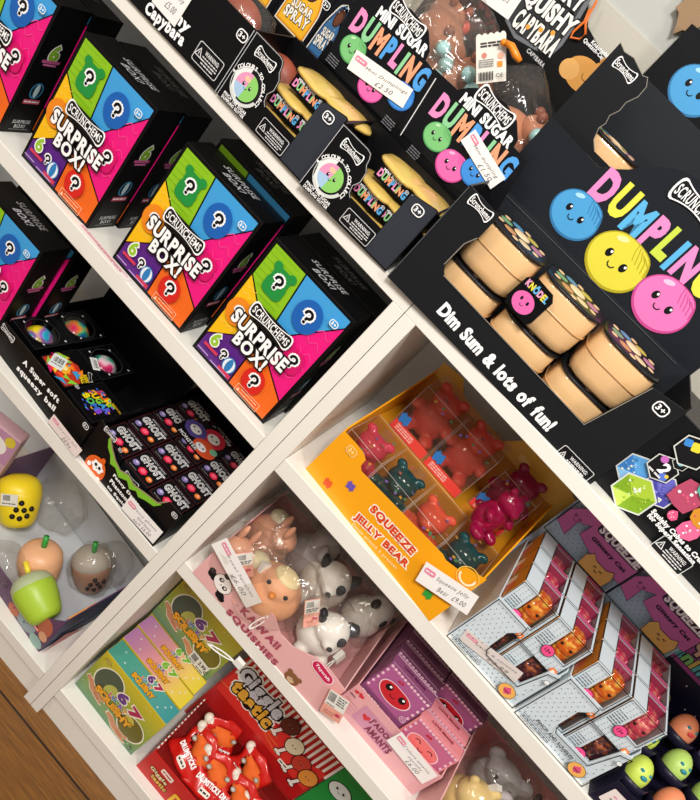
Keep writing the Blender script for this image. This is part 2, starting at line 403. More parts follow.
# ============================================================ SURPRISE BOXES
SW,SH,SD=.1385,.194,.053
def surprise(name='mystery_toy_box'):
    t=thing(name,'x','toy box')
    carton(t,SW,SD,SH,BLK)
    p=P(t,front(0)); m=.004; iw,ih=SW-2*m,SH-2*m
    def q(u,v): return (m+u*iw,m+(1-v)*ih)
    regs=[('#8cc21c',[(0,0),(.40,0),(.47,.42),(.30,.45),(0,.28)]),('#3f9fdc',[(.40,0),(1,0),(1,.06),(.62,.42),(.47,.42)]),
          ('#ee1580',[(1,.06),(1,.80),(.65,.65),(.62,.42)]),('#f06a1c',[(1,.8),(1,1),(.49,1),(.47,.69),(.65,.65)]),
          ('#5a2283',[(.49,1),(0,1),(0,.85),(.32,.65),(.47,.69)]),('#f8bf12',[(0,.85),(0,.28),(.30,.45),(.32,.65)])]
    for c,pts in regs:
        cx=sum(a for a,b in pts)/len(pts); cy=sum(b for a,b in pts)/len(pts)
        p.poly([q(cx+(a-cx)*.965,cy+(b-cy)*.965) for a,b in pts],c)
    # printed patterns inside the fields
    for i in range(9):
        v=.03+i*.045; p.line([q(.015,v),q(.33,v)] if v<.26 else [q(.03+(v-.26)*1.55,v),q(.40,v)],.0006,'#74ab14')
    for i in range(7):
        y=.36+i*.055; u1=.16+.07*min(i,3)-.04*max(0,i-4)
        p.line([q(.02+k*.035,y+(.012 if k%2 else -.012)+(.0)) for k in range(int(u1/.035)+1)],.0007,'#fdd95a')
    for i in range(5):
        y=.2+i*.1; p.line([q(.97-.018*k,y+.02*math.sin(k*.9+i)) for k in range(12-i//2)],.0011,'#f5459a')
    for i in range(5): p.line([q(.56+i*.085,.74+.03*abs(2-i)),q(.54+i*.09,.985)],.0006,'#f58338')
    def blob(u,v,r,c,fn=None,ry=None): x,y=q(u,v); p.ell(x,y,r,ry or r,c,fn=fn)
    def ques(u,v,h,s='?'): x,y=q(u,v); p.qmark(x,y,h)
    x,y=q(.25,.19); p.rrect(x,y-.008,.031,.027,.009,'#1c8f3c'); p.rrect(x,y+.008,.028,.022,.008,'#1c8f3c'); p.ell(x-.012,y+.017,.006,.006,'#1c8f3c'); p.ell(x+.012,y+.017,.006,.006,'#1c8f3c'); ques(.25,.19,.018)
    blob(.67,.2,.0195,'#1560b4',ry=.023); ques(.67,.2,.018)
    blob(.13,.55,.017,'#f08a1c',ry=.02); ques(.14,.56,.017)
    x,y=q(.83,.5); p.rrect(x,y,.03,.034,.01,'#d40c68'); ques(.84,.5,.017)
    blob(.68,.83,.0165,'#d8241c',ry=.019); ques(.68,.83,.018)
    x,y=q(.15,.83); p.text('6',x-.002,y+.002,.0105,.0185,'#9ac832',0,.04,'#fff',.06); p.rrect(x,y-.013,.024,.0045,.001,'#d23a5a')
    x,y=q(.28,.86); p.qmark(x+.001,y,.013)
    x,y=q(.40,.885); p.ell(x,y,.010,.012,'#2a7fc0'); p.ell(x,y,.0085,.0105,'#e9f2f8'); p.ell(x,y,.0045,.0105,'#2a7fc0'); p.rrect(x,y-.0125,.022,.006,.001,'#d23a5a')
    p.line([q(.03,.955),q(.17,.955)],.0012,'#cdb6e2'); p.line([q(.22,.965),q(.44,.965)],.0012,'#cdb6e2')
    x,y=q(.74,.95); p.frame(x-.02,y-.006,x+.02,y+.006,.0006,'#fbd3b4'); p.lines(x-.012,x+.017,y+.0025,.0012,'#fbd3b4'); p.lines(x-.012,x+.017,y-.002,.0012,'#fbd3b4'); p.poly([(x-.018,y-.003),(x-.013,y-.003),(x-.0155,y+.003)],'#fbd3b4')
    x,y=q(.9,.085); p.age(x,y,.0095,bg='#3f9fdc')
    x,y=q(.47,.675); p.ctext('BOX!',x,y,.052,.017,['#fff'],0,.045,'#111',.085,gap=.17)
    x,y=q(.475,.56); p.ctext('SURPRISE',x,y,.092,.0185,['#fff'],0,.045,'#111',.085,gap=.17)
    x,y=q(.47,.43); p.rrect(x,y,.072,.023,.011,'#111'); p.bone(x,y+.001,.070,.022)
    p.build('printed_front')
    p=P(t,top(SH)); p.text('SURPRISE',SW*.52,SD*.62,.06,.011,'#b9b9bf',0,.02,shear=.4); p.text('BOX!',SW*.52,SD*.32,.036,.011,'#b9b9bf',0,.02,shear=.4); p.build('printed_top')
    p=P(t,right(SW)); p.rect(.003,.003,SD-.003,SH-.003,BLK)
    p.text('6',SD*.5,SH*.66,.013,.021,'#7fae2a',0,.06,'#e9e9e9',.05); p.rrect(SD*.5,SH*.595,.03,.0045,.001,'#b58'); p.rrect(SD*.5,SH*.57,.022,.003,.001,'#c66a9a')
    p.ell(SD*.5,SH*.36,.0105,.0125,'#3a86ae'); p.ell(SD*.5,SH*.36,.0085,.0105,'#16212c'); p.ell(SD*.5,SH*.36,.004,.0105,'#b8d3de'); p.rrect(SD*.5,SH*.27,.028,.007,.001,'#c9566a'); p.lines(SD*.5-.012,SD*.5+.012,SH*.27,.002,'#fff')
    p.text('SURPRISE',SD*.5,SH*.10,.03,.0055,'#ddd',0,.02); p.text('BOX!',SD*.5,SH*.062,.018,.0055,'#ddd',0,.02); p.line([(SD*.2,SH*.035),(SD*.8,SH*.035)],.0008,'#999'); p.build('printed_side')
    return t
s0=surprise()
SP=[(-.709,.0134,L2,0,'black surprise box at the left end of the upper shelf, cut by the edge'),
    (-.525,.0134,L2,0,'second black surprise box from the left on the upper shelf, above a fallen label'),
    (-.3345,.0134,L2,0,'black surprise box on the upper shelf with a green and blue striped edge behind it'),
    (-.1735,.0140,L2,.01,'black surprise box nearest the white divider, under the mini dumpling trays'),
    (-.704,.069,L2,0,'black surprise box standing behind the leftmost surprise box on the upper shelf'),
    (-.520,.069,L2,0,'black surprise box standing behind the one above the fallen label'),
    (-.329,.069,L2+.012,0,'raised black surprise box whose green and blue top edge peeks out behind another'),
    (-.171,.070,L2,0,'black surprise box standing behind the one nearest the white divider'),
    (-.5655,.018,L3,0,'black surprise box on the middle left shelf beside the squeezy ball tray'),
    (-.557,.076,L3,0,'black surprise box behind the one on the middle left shelf')]
for i,(x,y,z,rz,l) in enumerate(SP):
    o=s0 if i==0 else copy_tree(s0); o.location=(x,y,z); o.rotation_euler.z=rz; o['label']=l; o['group']='boxed surprise toys on the left shelves'
# flat inner carton the raised box stands on
MB().box(-.325,.072,L2+.0002,-.195,.12,L2+.0117,card(BLK)).build('flat_carton'); tag(bpy.data.objects['flat_carton'],'thin black carton lying flat under the raised surprise box','carton')
# fallen label on the upper shelf edge
A=at_z(62,222,L2); t=thing('price_label','white printed price label lying on the shelf edge under the second surprise box','price label',(A.x+.005,.0085,L2+.0006),-.04)
MB().box(0,-.005,0,.105,.006,.0004,mat('#f3e9e6',.5)).build('paper_card',t)
p=P(t,top(.0004)); p.lines(.004,.1,.0025,.0018,'#e8a0a8'); p.lines(.004,.09,-.0008,.0018,'#e8a0a8'); p.text('Surprise box',.066,-.0028,.05,.003,'#b98d90',0,0); p.build('handwriting')
# ============================================================ SQUEEZY BALL TRAY (middle left shelf)
ang=math.atan2(.006-.0235,-.214+.43)
t=thing('squeezy_ball_tray','black cardboard tray of rainbow squeezy balls on the middle left shelf','display tray',(-.436,.0235,L3),ang)
W=.2245
tray(t,W,.19,.058,[(0,0),(W,0),(W,.0595),(0,.050)],BLK,side_f=.056,side_b=.07)
standing_card(t,[(0,.002),(W,.002),(W,.135),(W*.8,.165),(W*.2,.165),(0,.135)],.1915,BLK)
p=P(t,front(-.0024)); p.bone(*p.px(8,333),.032,.012,p.seg((2,325),(15,343))[3]+0,t='Scrunchems')
cx,cy,w,an=p.seg((24,361),(59,401)); p.ctext('A Super soft',cx,cy,w,.0085,['#fff'],an,.045,gap=.16)
cx,cy,w,an=p.seg((18,367),(55,409)); p.ctext('squeezy ball',cx,cy,w,.0085,['#fff'],an,.045,gap=.16)
p.age(*p.px(86,426),.0095,0); p.build('printed_front')
# ball cartons
BALL=[('#1a4ab8','#2ab0c8','#a050c0','#e8d020'),('#e02a60','#f08a30','#50c080','#2070c0'),('#d0306a','#e8c0d0','#30b090','#204a50'),('#f09030','#3060c0','#50b040','#803aa0')]
def rainbow(name,cols,seed):
    m=bpy.data.materials.new(name); m.use_nodes=True; nt=m.node_tree; N=nt.nodes; b=N['Principled BSDF']; b.inputs['Roughness'].default_value=.25
    tc=N.new('ShaderNodeTexCoord'); mp=N.new('ShaderNodeMapping'); mp.inputs['Location'].default_value=(seed*.13,seed*.07,0); n=N.new('ShaderNodeTexNoise'); n.inputs['Scale'].default_value=26; n.inputs['Detail'].default_value=1
    rp=N.new('ShaderNodeValToRGB'); e=rp.color_ramp.elements; e[0].position=.40; e[0].color=lin(cols[0]); e[1].position=.60; e[1].color=lin(cols[-1])
    for i,c in enumerate(cols[1:-1]): k=e.new(.47+.06*i); k.color=lin(c)
    nt.links.new(tc.outputs['Object'],mp.inputs[0]); nt.links.new(mp.outputs[0],n.inputs['Vector']); nt.links.new(n.outputs['Fac'],rp.inputs[0]); nt.links.new(rp.outputs[0],b.inputs['Base Color']); return m
def ball_carton(i,x,y,rz,label,kind,W=.075,D=.075,H=.05):
    t=thing('squeezy_ball_box',label,'toy box',(x,y,L3+.0024),rz,'squeezy ball boxes in the black tray')
    hole=[(W/2+.024*math.cos(a*math.pi/12),D/2+.024*math.sin(a*math.pi/12)) for a in range(24)]
    m=card(BLK,.3); mb=MB(); mb.box(0,0,.0002,W,D,.0015,m); th=.001
    mb.box(0,0,.0015,W,th,H,m); mb.box(0,D-th,.0015,W,D,H,m); mb.box(0,th,.0015,th,D-th,H,m); mb.box(W-th,th,.0015,W,D-th,H,m)
    # lid with a round window
    if kind=='window':
        n=24; sq=[]
        for a in range(24):
            c,s=math.cos(a*math.pi/12),math.sin(a*math.pi/12); k=max(abs(c)/(W/2),abs(s)/(D/2)); sq.append((W/2+c/k,D/2+s/k))
        vs=[(a,b,H) for a,b in hole]+[(a,b,H) for a,b in sq]; mb.add(vs,[(j,n+j,n+(j+1)%n,(j+1)%n) for j in range(n)],m)
        cs=[(0,0),(W,0),(W,D),(0,D)]
        mb.add([(W,D,H),(0,D,H),(0,0,H),(W,0,H)],[(0,1,2,3)],m) if False else None
        mb.build('carton_body',t)
        MB().ell((W/2,D/2,H-.021),.0245,rainbow('marbled_foam',BALL[i],i+1),seg=24,rings=14).build('squeezy_ball',t)
        MB().prism([(a*1.0,b*1.0) for a,b in hole],.0004,PANE,top(H-.0012)).build('window_film',t)
        p=P(t,top(H)); p.ell(W*.12,D*.25,.002,.0015,'#ddd'); p.ell(W*.88,D*.3,.002,.0015,'#ddd'); p.ell(W*.2,D*.8,.002,.0015,'#ddd'); p.text('+',W*.9,D*.88,.004,.004,'#ddd'); p.arc(W/2,D/2,.0262,0,2*math.pi,.0008,'#444',24)
        p.frame(.001,.001,W-.001,D-.001,.0005,'#3a3a40'); p.build('printed_lid')
    else:
        mb.box(th,th,H-th,W-th,D-th,H,m); mb.build('carton_body',t,.0006)
        p=P(t,top(H))
        if kind=='burst':
            r=random.Random(3)
            p.poly([(.002,.002),(.06,.002),(.062,.03),(.05,.045),(.03,.05),(.01,.04),(.002,.025)],'#c0301c')
            for k in range(26):
                a=r.random()*6.28; d=.025*r.random(); c=r.choice(['#ff8a1e','#ffd23a','#ff4a1e','#e0217a','#8bd03a','#3aa0d8']); p.poly([(.03+d*math.cos(a),.024+d*math.sin(a)*.8),(.03+(d+.012)*math.cos(a+.3),.024+(d+.012)*math.sin(a+.3)*.8),(.03+(d+.010)*math.cos(a-.4),.024+(d+.01)*math.sin(a-.4)*.8)],c)
            p.ell(.03,.024,.010,.008,'#ffb02a'); p.ell(.03,.024,.005,.004,'#fff0a0')
            p.bone(.056,.054,.02,.007,-.6,t=''); p.text('SUGAR',.057,.045,.016,.006,'#f6d41c',-.3,.05,'#111',.08); p.text('BALL',.058,.037,.013,.006,'#f6d41c',-.3,.05,'#111',.08); p.age(.067,.02,.006)
        else:
            p.ell(W/2,D/2,.027,.026,'#0e0e10'); 
            for (s,y,w,cc) in (('SURP',.053,.036,['#e03a2a','#f07a1c','#f6d41c','#8bd03a']),('SUGAR',.040,.044,['#f6a01c','#f6d41c','#8bd03a','#3aa0d8','#5a6ae0']),('BOMB',.026,.038,['#f6e01c','#58c060','#3a78d8','#8a4ae0'])): p.ctext(s,W/2,y,w,.011,cc,0,.05)
            r=random.Random(9)
            for k in range(30):
                a=r.random()*6.28; d=.016+.010*r.random(); p.ell(W/2+d*math.cos(a),D/2+d*math.sin(a),.0015+.0015*r.random(),.0015,r.choice(['#3a60d8','#7a3ae0','#3ab0d8','#f0a01c','#8bd03a']),n=8)
            p.text('SUGAR BALL',W*.84,D*.96-.01,.024,.004,'#e0b020',0,.02)
        p.frame(.001,.001,W-.001,D-.001,.0004,'#33333a'); p.build('printed_lid')
    return t
q0=-.4305
ball_carton(0,-.4265,.032,ang,'squeezy ball box with a blue and yellow marbled ball, front left of the tray','window',.062,.07)
ball_carton(1,-.4205,.104,ang,'squeezy ball box with a pink and orange marbled ball, rear left of the tray','window',.062,.07)
ball_carton(2,-.3455,.098,ang,'squeezy ball box with a small white sticker over its pink and green ball','window',.064,.07)
ball_carton(3,-.3525,.0265,ang,'squeezy ball box printed with a bright orange burst, under a white sticker','burst',.064,.07)
ball_carton(3,-.2845,.021,ang,'squeezy ball box printed with rainbow lettering, at the right end of the tray','letters',.064,.07)
def sticker(px,z,w,h,rz,label):
    A=at_z(px[0],px[1],z); t=thing('barcode_sticker',label,'sticker',(A.x,A.y,z),rz)
    MB().box(-w/2,-h/2,0,w/2,h/2,.0003,mat('#e9ecea',.45)).build('paper_label',t); p=P(t,top(.0003))
    for i in range(9): p.rect(-w*.35+i*w*.08,-h*.1,-w*.35+i*w*.08+w*(.02+.02*(i%3)),h*.3,'#444')
    p.lines(-w*.4,w*.4,-h*.25,h*.07,'#777'); p.build('barcode'); return t
sticker((58,362),L3+.054,.022,.03,.5,'white barcode sticker stuck on the orange burst ball box')
sticker((95,364),L3+.0537,.026,.012,-.5,'white barcode sticker across the window of the pink and green ball box')
# curled label over the tray front
price_label([('surprise ball',.06,.16,.62,.2),('box',.1,-.12,.2,.2),('£5.99',.12,-.33,.3,.2)],(51,418),(79,454),.020,-.004,'pink-white curled price label hanging on the front of the squeezy ball tray',c='#ecdcd8')
# ============================================================ GHOST TRAY
t=thing('phantom_toy_tray','black cardboard tray of small ghost boxes with a torn green slime edge','display tray',(-.2105,.0115,L3),-.045)
W=.181
tray(t,W,.235,.08,[(0,0),(W,0),(W,.082),(.155,.080),(.145,.062),(.12,.055),(.10,.048),(.085,.052),(.07,.045),(.055,.05),(.04,.060),(.03,.071),(0,.079)],BLK,side_f=.072,side_b=.075)
p=P(t,front(-.0024))
edge=[(.028,.0725),(.040,.0615),(.055,.0515),(.07,.0465),(.085,.0535),(.10,.0495),(.12,.0565),(.144,.0635),(.152,.078)]
low=[(.150,.066),(.142,.052),(.126,.046),(.116,.040),(.108,.044),(.098,.036),(.088,.043),(.074,.034),(.062,.041),(.052,.038),(.044,.049),(.034,.055),(.027,.066)]
p.poly(edge[:-1]+low,'#7fbf2e'); p.line([(a,b-.001) for a,b in edge],.0022,'#9c8a6c')
x,y=p.px(95,468); a=-.1
p.ell(x,y,.0205,.0225,'#1b0e06'); p.ell(x,y,.0195,.0215,'#e8641c'); p.ell(x+.004,y+.022,.004,.005,'#e8641c'); p.ell(x-.012,y-.002,.0035,.004,'#fff'); p.ell(x+.014,y-.010,.0035,.004,'#fff')
p.ell(x+.002,y+.006,.0115,.009,'#fff',fn=lambda t:1+.12*math.sin(6*t)); p.ell(x-.002,y+.007,.0026,.003,'#111'); p.ell(x+.006,y+.007,.0026,.003,'#111'); p.ell(x+.002,y+.003,.001,.001,'#111')
for s,a,b in (('Fancy Dress',(114,475),(139,505)),('Phantoms',(111,480),(130,503)),('to Squish',(108,486),(127,508)),('and Squeeze',(104,491),(128,520))): p.tpx(s,a,b,h=.0066,c='#fff',bold=.04)
p.bone(*p.px(111,434),.026,.010,-.02,t='Scrunchems'); p.age(*p.px(175,515),.0085); p.age(*p.px(121,450),.006)
p.build('printed_front')
def ghost_box():
    t=thing('ghost_toy_box','x','toy box',(0,0,0)); W,D,H=.0535,.0505,.0555
    carton(t,W,D,H,'#111114'); p=P(t,top(H)); p.frame(.0006,.0006,W-.0006,D-.0006,.0004,'#7d2a33')
    p.text('FANCY DRESS',W*.55,D*.90,.034,.0032,'#c9c9cf',0,.02,shear=.2); p.text('GHOST',W*.52,D*.66,.045,.0135,'#fff',0,.05,shear=.0); p.text('GHOST',W*.52,D*.66,.045,.0135,'#111',0,-.015)
    p.ell(W*.19,D*.30,.0056,.0056,'#8a79b8'); p.ell(W*.19,D*.33,.0028,.0022,'#cfc6e6')
    for k in range(6): a=k*1.047; p.ell(W*.5+.0038*math.cos(a),D*.27+.0038*math.sin(a),.0038,.0038,'#e2244a',n=10)
    p.ell(W*.5,D*.28,.0045,.004,'#ff6a86'); p.ell(W*.8,D*.24,.0052,.0052,'#f07a2a'); p.ell(W*.8,D*.26,.0028,.0022,'#ffc79a'); p.lines(W*.12,W*.4,D*.08,.0016,'#777'); p.build('printed_lid')
    p=P(t,front(0)); p.bone(W*.5,H*.75,.03,.012,0,t='Scrunchems'); p.text('GHOST',W*.5,H*.42,.04,.012,'#fff',0,.05); p.build('printed_front'); return t
g0=ghost_box(); k=0
cn=['left','middle','right']; rn=['front','second','third','rear']
for r in range(4):
    for c in range(3):
        o=g0 if k==0 else copy_tree(g0); k+=1
        a=-.045; lx=.0065+c*.0565; ly=.004+r*.0555; lx+=(.0 if r<3 else 0)
        o.location=(-.2105+lx*math.cos(a)-ly*math.sin(a),.0115+lx*math.sin(a)+ly*math.cos(a),L3+.0024); o.rotation_euler.z=a
        o['label']='small black ghost box, %s column and %s row of the phantom tray'%(cn[c],rn[r]); o['group']='small ghost boxes in the black tray'
# character card on top of the boxes
A=at_z(203,440,L3+.062); t=thing('character_card','black card with red, purple and orange ghost characters lying on the ghost boxes','card',(A.x-.004,A.y-.002,L3+.0584),-.05); t.scale=(1.3,1.3,1)
pts=[(-.03,-.022),(.022,-.022),(.03,-.01),(.032,.024),(.02,.036),(-.004,.040),(-.018,.03),(-.032,.012)]
MB().prism(pts,.0012,card(BLK)).build('card_sheet',t); p=P(t,top(.0012))
p.ell(.008,.020,.0165,.018,'#d8203e'); p.ell(.008,.020,.009,.009,'#fff'); p.face(.008,.020,.011)
p.ell(-.014,.006,.016,.015,'#5b4a9e',fn=lambda t:1+.05*math.sin(8*t)); p.ell(-.014,.006,.0085,.0075,'#fff'); p.face(-.014,.006,.010)
p.ell(.014,-.006,.017,.0145,'#e8582a'); p.ell(.010,-.009,.008,.0065,'#fff'); p.face(.010,-.009,.009); p.ell(.024,.002,.0055,.0055,'#7ec8a0'); p.text('MONSTER',-.006,-.018,.032,.006,'#fff',0,.02,'#111',.08); p.build('printed_characters')
price_label([('Fancy ghosts',.06,.2,.66,.2),('blind boxes',.1,-.05,.4,.18),('each £6.00',.1,-.3,.5,.2)],(126,502),(158,538),.030,-.004,'white price label at the lower right of the ghost box tray')
# ============================================================ TOP: CAPYBARA TRAY (far left)
t=thing('capybara_toy_tray','black cardboard tray lettered Capybara on top of the left bookcase, at the upper left','display tray',(-.62,-.002,ZT))
W=.2935
tray(t,W,.10,.081,[(0,0),(W,0),(W,.081),(0,.081)],BLK,side_f=.081,side_b=.085)
p=P(t,front(-.0024))
cx,cy,w,an=p.seg((147,6),(184,41)); p.ctext('Capybara',cx,cy,w,.0125,['#fff'],an,.045,gap=.14)
cx,cy,w,an=p.seg((153,-12),(189,28)); p.ctext('Squishy',cx,cy,w,.0125,['#fff'],an,.045,gap=.14)
x,y=p.px(208,61); p.warn(x,y,.040,.0235); p.age(*p.px(243,36),.012); p.line([(W-.0008,.001),(W-.0008,.08)],.0008,'#c9c9cc')
p.build('printed_front')
price_label([('Squishy',.08,.15,.6,.2),('£5.00',.1,-.2,.4,.2)],(161,-14),(184,12),.04,-.0055,'white price label on the front of the black capybara tray')
# bagged capybaras -------------------------------------------------------
def crumple(c,r,seed,amp=.18,neck=None,sub=3):
    bm=bmesh.new(); bmesh.ops.create_icosphere(bm,subdivisions=sub,radius=1)
    for v in bm.verts:
        n=v.co.normalized(); k=1+amp*noise.noise(n*2.2+Vector((seed*3.1,seed,0)))+amp*.55*abs(noise.noise(n*5+Vector((seed,0,seed*2))))
        if neck and n.dot(neck)>.72: k*=1+.5*(n.dot(neck)-.72)/.28
        v.co=Vector((n.x*r[0],n.y*r[1],n.z*r[2]))*k+Vector(c)
    me=bpy.data.meshes.new('bag'); bm.to_mesh(me); bm.free(); me.polygons.foreach_set('use_smooth',[True]*len(me.polygons)); me.materials.append(BAG); return me
def bag(t,c,r,seed,amp=.16,neck=None,name='clear_bag',fit=0):
    o=bpy.data.objects.new(name,crumple(c,r,seed,amp,neck)); COL.objects.link(o); o.parent=t; return o
def bead_string(t,pts,r,c,name='bead'):
    for q in pts: MB().ell(q,r,mat(c,.3,'bead',Coat_Weight=.3),seg=12,rings=8).build(name,t)
CAPY=foam('#bd7a58'); CAPD=foam('#96533c')
def capy_toy(loc,rz,label,beads='#a9d6d8',scale=1.12,seed=1,orange=False,tilt=0,bc=None):
    t=thing('bagged_capybara_toy',label,'toy',loc,0,'bagged capybara squishy toys',rot=(0,tilt,rz)); s=scale
    body=bc or CAPY
    mb=MB(); mb.ell((0,0,.030*s),(.034*s,.028*s,.029*s),body); mb.ell((.022*s,-.010*s,.052*s),(.023*s,.020*s,.019*s),body); mb.ell((.040*s,-.013*s,.048*s),(.012*s,.013*s,.012*s),CAPD)
    mb.build('capybara_body',t)
    for dy in (-.022,.004): MB().ell((.012*s,dy*s,.070*s),(.006*s,.004*s,.006*s),CAPD,seg=10,rings=6).build('ear',t)
    bead_string(t,[(.012*s+.021*s*math.sin(a),-.030*s-.004*s*math.cos(a),.036*s+.019*s*math.cos(a)) for a in (.3,1.1,1.9,2.7)],.0085*s,beads)
    if orange:
        MB().tube([(-.02*s,-.02*s,.062*s),(-.005*s,-.03*s,.066*s),(.01*s,-.034*s,.062*s)],.004*s,mat('#f28a1e',.3)).build('lobster_clasp',t)
    bag(t,(0,-.004*s,.036*s),(.052*s,.046*s,.044*s),seed,.26,Vector((-.5,0,.8)).normalized()); return t
CZ=ZT+.16
# black riser trays that carry the bags behind the mini trays
t=thing('capybara_counter_tray','black cardboard tray full of bagged capybara toys behind the mini dumpling trays','display tray',(-.34,.145,ZT))
W=.305
tray(t,W,.125,.150,[(0,0),(W,0),(W,.155),(0,.155)],BLK,side_f=.155,side_b=.16)
MB().box(.003,.003,.09,W-.003,.12,.0915,card(BLK)).build('inner_platform',t)
pl=ZT+.0925
def place_capy(px,y,z,**k):
    A=at_y(px[0],px[1],y); capy_toy((A.x,y,z),**k)
for (px,y,z,rz,l,kw) in [((412,62),.185,pl+.03,.3,'bagged brown capybara toy with pale blue beads, left of the white hang tag',dict(seed=2)),
    ((452,20),.195,pl+.055,2.6,'bagged brown capybara toy with coral beads at the top edge of the photo',dict(seed=3,beads='#f0604c')),
    ((472,48),.19,pl+.03,.2,'bagged brown capybara toy with pale blue beads directly behind the hang tag',dict(seed=4)),
    ((545,92),.18,pl+.035,.4,'bagged capybara toy with pale blue beads at the right end, beside the black dumpling box',dict(seed=5,orange=False)),
    ((432,84),.172,pl+.01,1.2,'bagged orange capybara toy low in the tray, left of the hang tag',dict(seed=6,bc=foam('#d9803f'),scale=.85)),
    ((500,88),.178,pl+.0,2.2,'crumpled bag holding a capybara toy, under the white hang tag',dict(seed=7,orange=False,scale=.9))]:
    A=at_y(px[0],px[1],y); capy_toy((A.x,y,z-.0),rz,l,**kw)
# hang tag
A=at_y(492,60,.135); t=thing('hang_tag','white cardboard hang tag with barcode and scalloped top on the capybara bags','tag',(A.x,.131,A.z),-.0)
an=.80
M=M4((0,0,0),(math.cos(an),0,math.sin(an)),(-math.sin(an),0,math.cos(an)),(0,-1,0))
w,h=.034,.048; pts=[(-w/2,-h/2),(w/2,-h/2),(w/2,h/2)]
for i in range(5):
    cx=w/2-(i+.5)*w/5
    pts+=[(cx+w/10*math.cos(a),h/2+w/9*math.sin(a)) for a in (.6,1.2,1.57,2.0,2.6)]
pts+=[(-w/2,h/2)]
MB().prism(pts,.0006,mat('#efe9df',.5),M).build('tag_card',t); p=P(t,M,.0008)
for i in range(2): p.lines(-w*.35,w*.35,h*.36-i*.003,.002,'#3a3a3a')
p.ell(-w*.22,h*.10,.003,.003,'#d98a78'); p.ell(w*.33,h*.06,.0035,.0035,'#f0b59a'); p.rrect(w*.3,-h*.12,.006,.006,.001,'#f09a3a')
for i in range(4): p.lines(-w*.4,w*.1,h*.0-i*.0022,.001,'#8a8a88')
for i in range(10): p.rect(-w*.4+i*.0017,-h*.45,-w*.4+i*.0017+.0006+.0006*(i%2),-h*.26,'#333')
p.text('CE',w*.3,-h*.36,.008,.004,'#333',0,.0); p.build('barcode')
B=at_y(512,52,.125); t=thing('lobster_clasp','orange lobster clasp beside the white hang tag','clasp',(B.x,.125,B.z))
MB().tube([(-.012,0,.002),(-.004,-.002,.004),(.006,-.002,.0005),(.014,0,-.001)],[.0035,.0042,.0045,.003],mat('#f08a1c',.3)).ell((-.014,0,.001),.004,mat('#f08a1c',.3),seg=12,rings=8).build('clasp_body',t)
# capybara header board
t=thing('capybara_header_board','black board with a cartoon capybara and an orange cord, behind the bagged toys','display board',(-.25,.279,ZT+.0003))
q=P(t,front(.0))
pts=[q.px(*a) for a in [(478,-5),(505,60),(560,150),(600,190),(640,110),(585,25),(560,-40),(500,-60)]]
zb=.0; pts=[(-.06,0),(.2,0)]+[q.px(613,75),q.px(586,27),q.px(540,-40),q.px(470,-60)]
pts=[(q.px(470,-60)[0],0),(q.px(616,68)[0],0),q.px(613,72),q.px(588,27),q.px(590,-40),q.px(470,-60)]
MB().prism(pts,.003,card(BLK),front(0)).build('header_card',t)
p=P(t,front(-.003))
blobpts=[(505,20),(514,38),(535,50),(552,55),(562,46),(578,22),(600,-15),(590,-40),(520,-40)]
p.poly(blobpts,'#6c7076',px=True); p.poly([(509,20),(516,34),(536,46),(551,51),(560,43),(574,20),(595,-16),(588,-38),(522,-38)],'#34363a',px=True)
for s,a,b,h in (('CAPYBARA',(517,16),(556,49),.021),('SQUISHY',(524,-14),(574,28),.024),('FUNKY',(548,-26),(584,4),.022)):
    cx,cy,w,an=p.seg(a,b); p.ctext(s,cx,cy,w,h,['#f6f3ec'],an,.05,'#141414',.07,gap=.14)
for a in ((541,30),(553,33),(528,27)): p.ell(*p.px(*a),.003,.003,'#f0a53a')
p.tpx('Knautschige',(592,42),(611,60),h=.006,c='#fff',bold=.03); p.tpx('Quetsch-Capybara',(584,40),(612,68),h=.006,c='#fff',bold=.03)
x,y=p.px(583,75); p.ell(x,y,.026,.019,'#d99a4a'); p.ell(x+.016,y+.014,.014,.013,'#d99a4a'); p.ell(x-.018,y-.006,.013,.012,'#e6ae62'); p.ell(x+.008,y+.026,.004,.005,'#c2823a'); p.ell(x+.024,y+.024,.004,.005,'#c2823a'); p.arc(x+.016,y+.012,.004,3.3,6.1,.0009,'#4a2c14'); p.arc(x+.005,y+.002,.006,3.3,6.1,.0009,'#7a4a1e'); p.text('CAPYBARA',*p.px(536,58),.03,.005,'#ddd',0,.02)
p.build('printed_board')
pts=[Vector((*[0,0,0],)) for _ in range(0)]
ring=[]
for a in [(590,10),(585,22),(574,32),(571,38),(580,40),(586,34),(586,24),(590,14),(596,4),(600,-8)]:
    u,v=p.px(*a); ring.append((u,-.007,v))
MB().tube(ring,.0016,mat('#e8742a',.35)).build('orange_cord',t)
price_label([('capybara',.0,.0,.5,.3)],(486,-14),(516,8),.032,.2745,'white price label on the capybara board at the top edge')
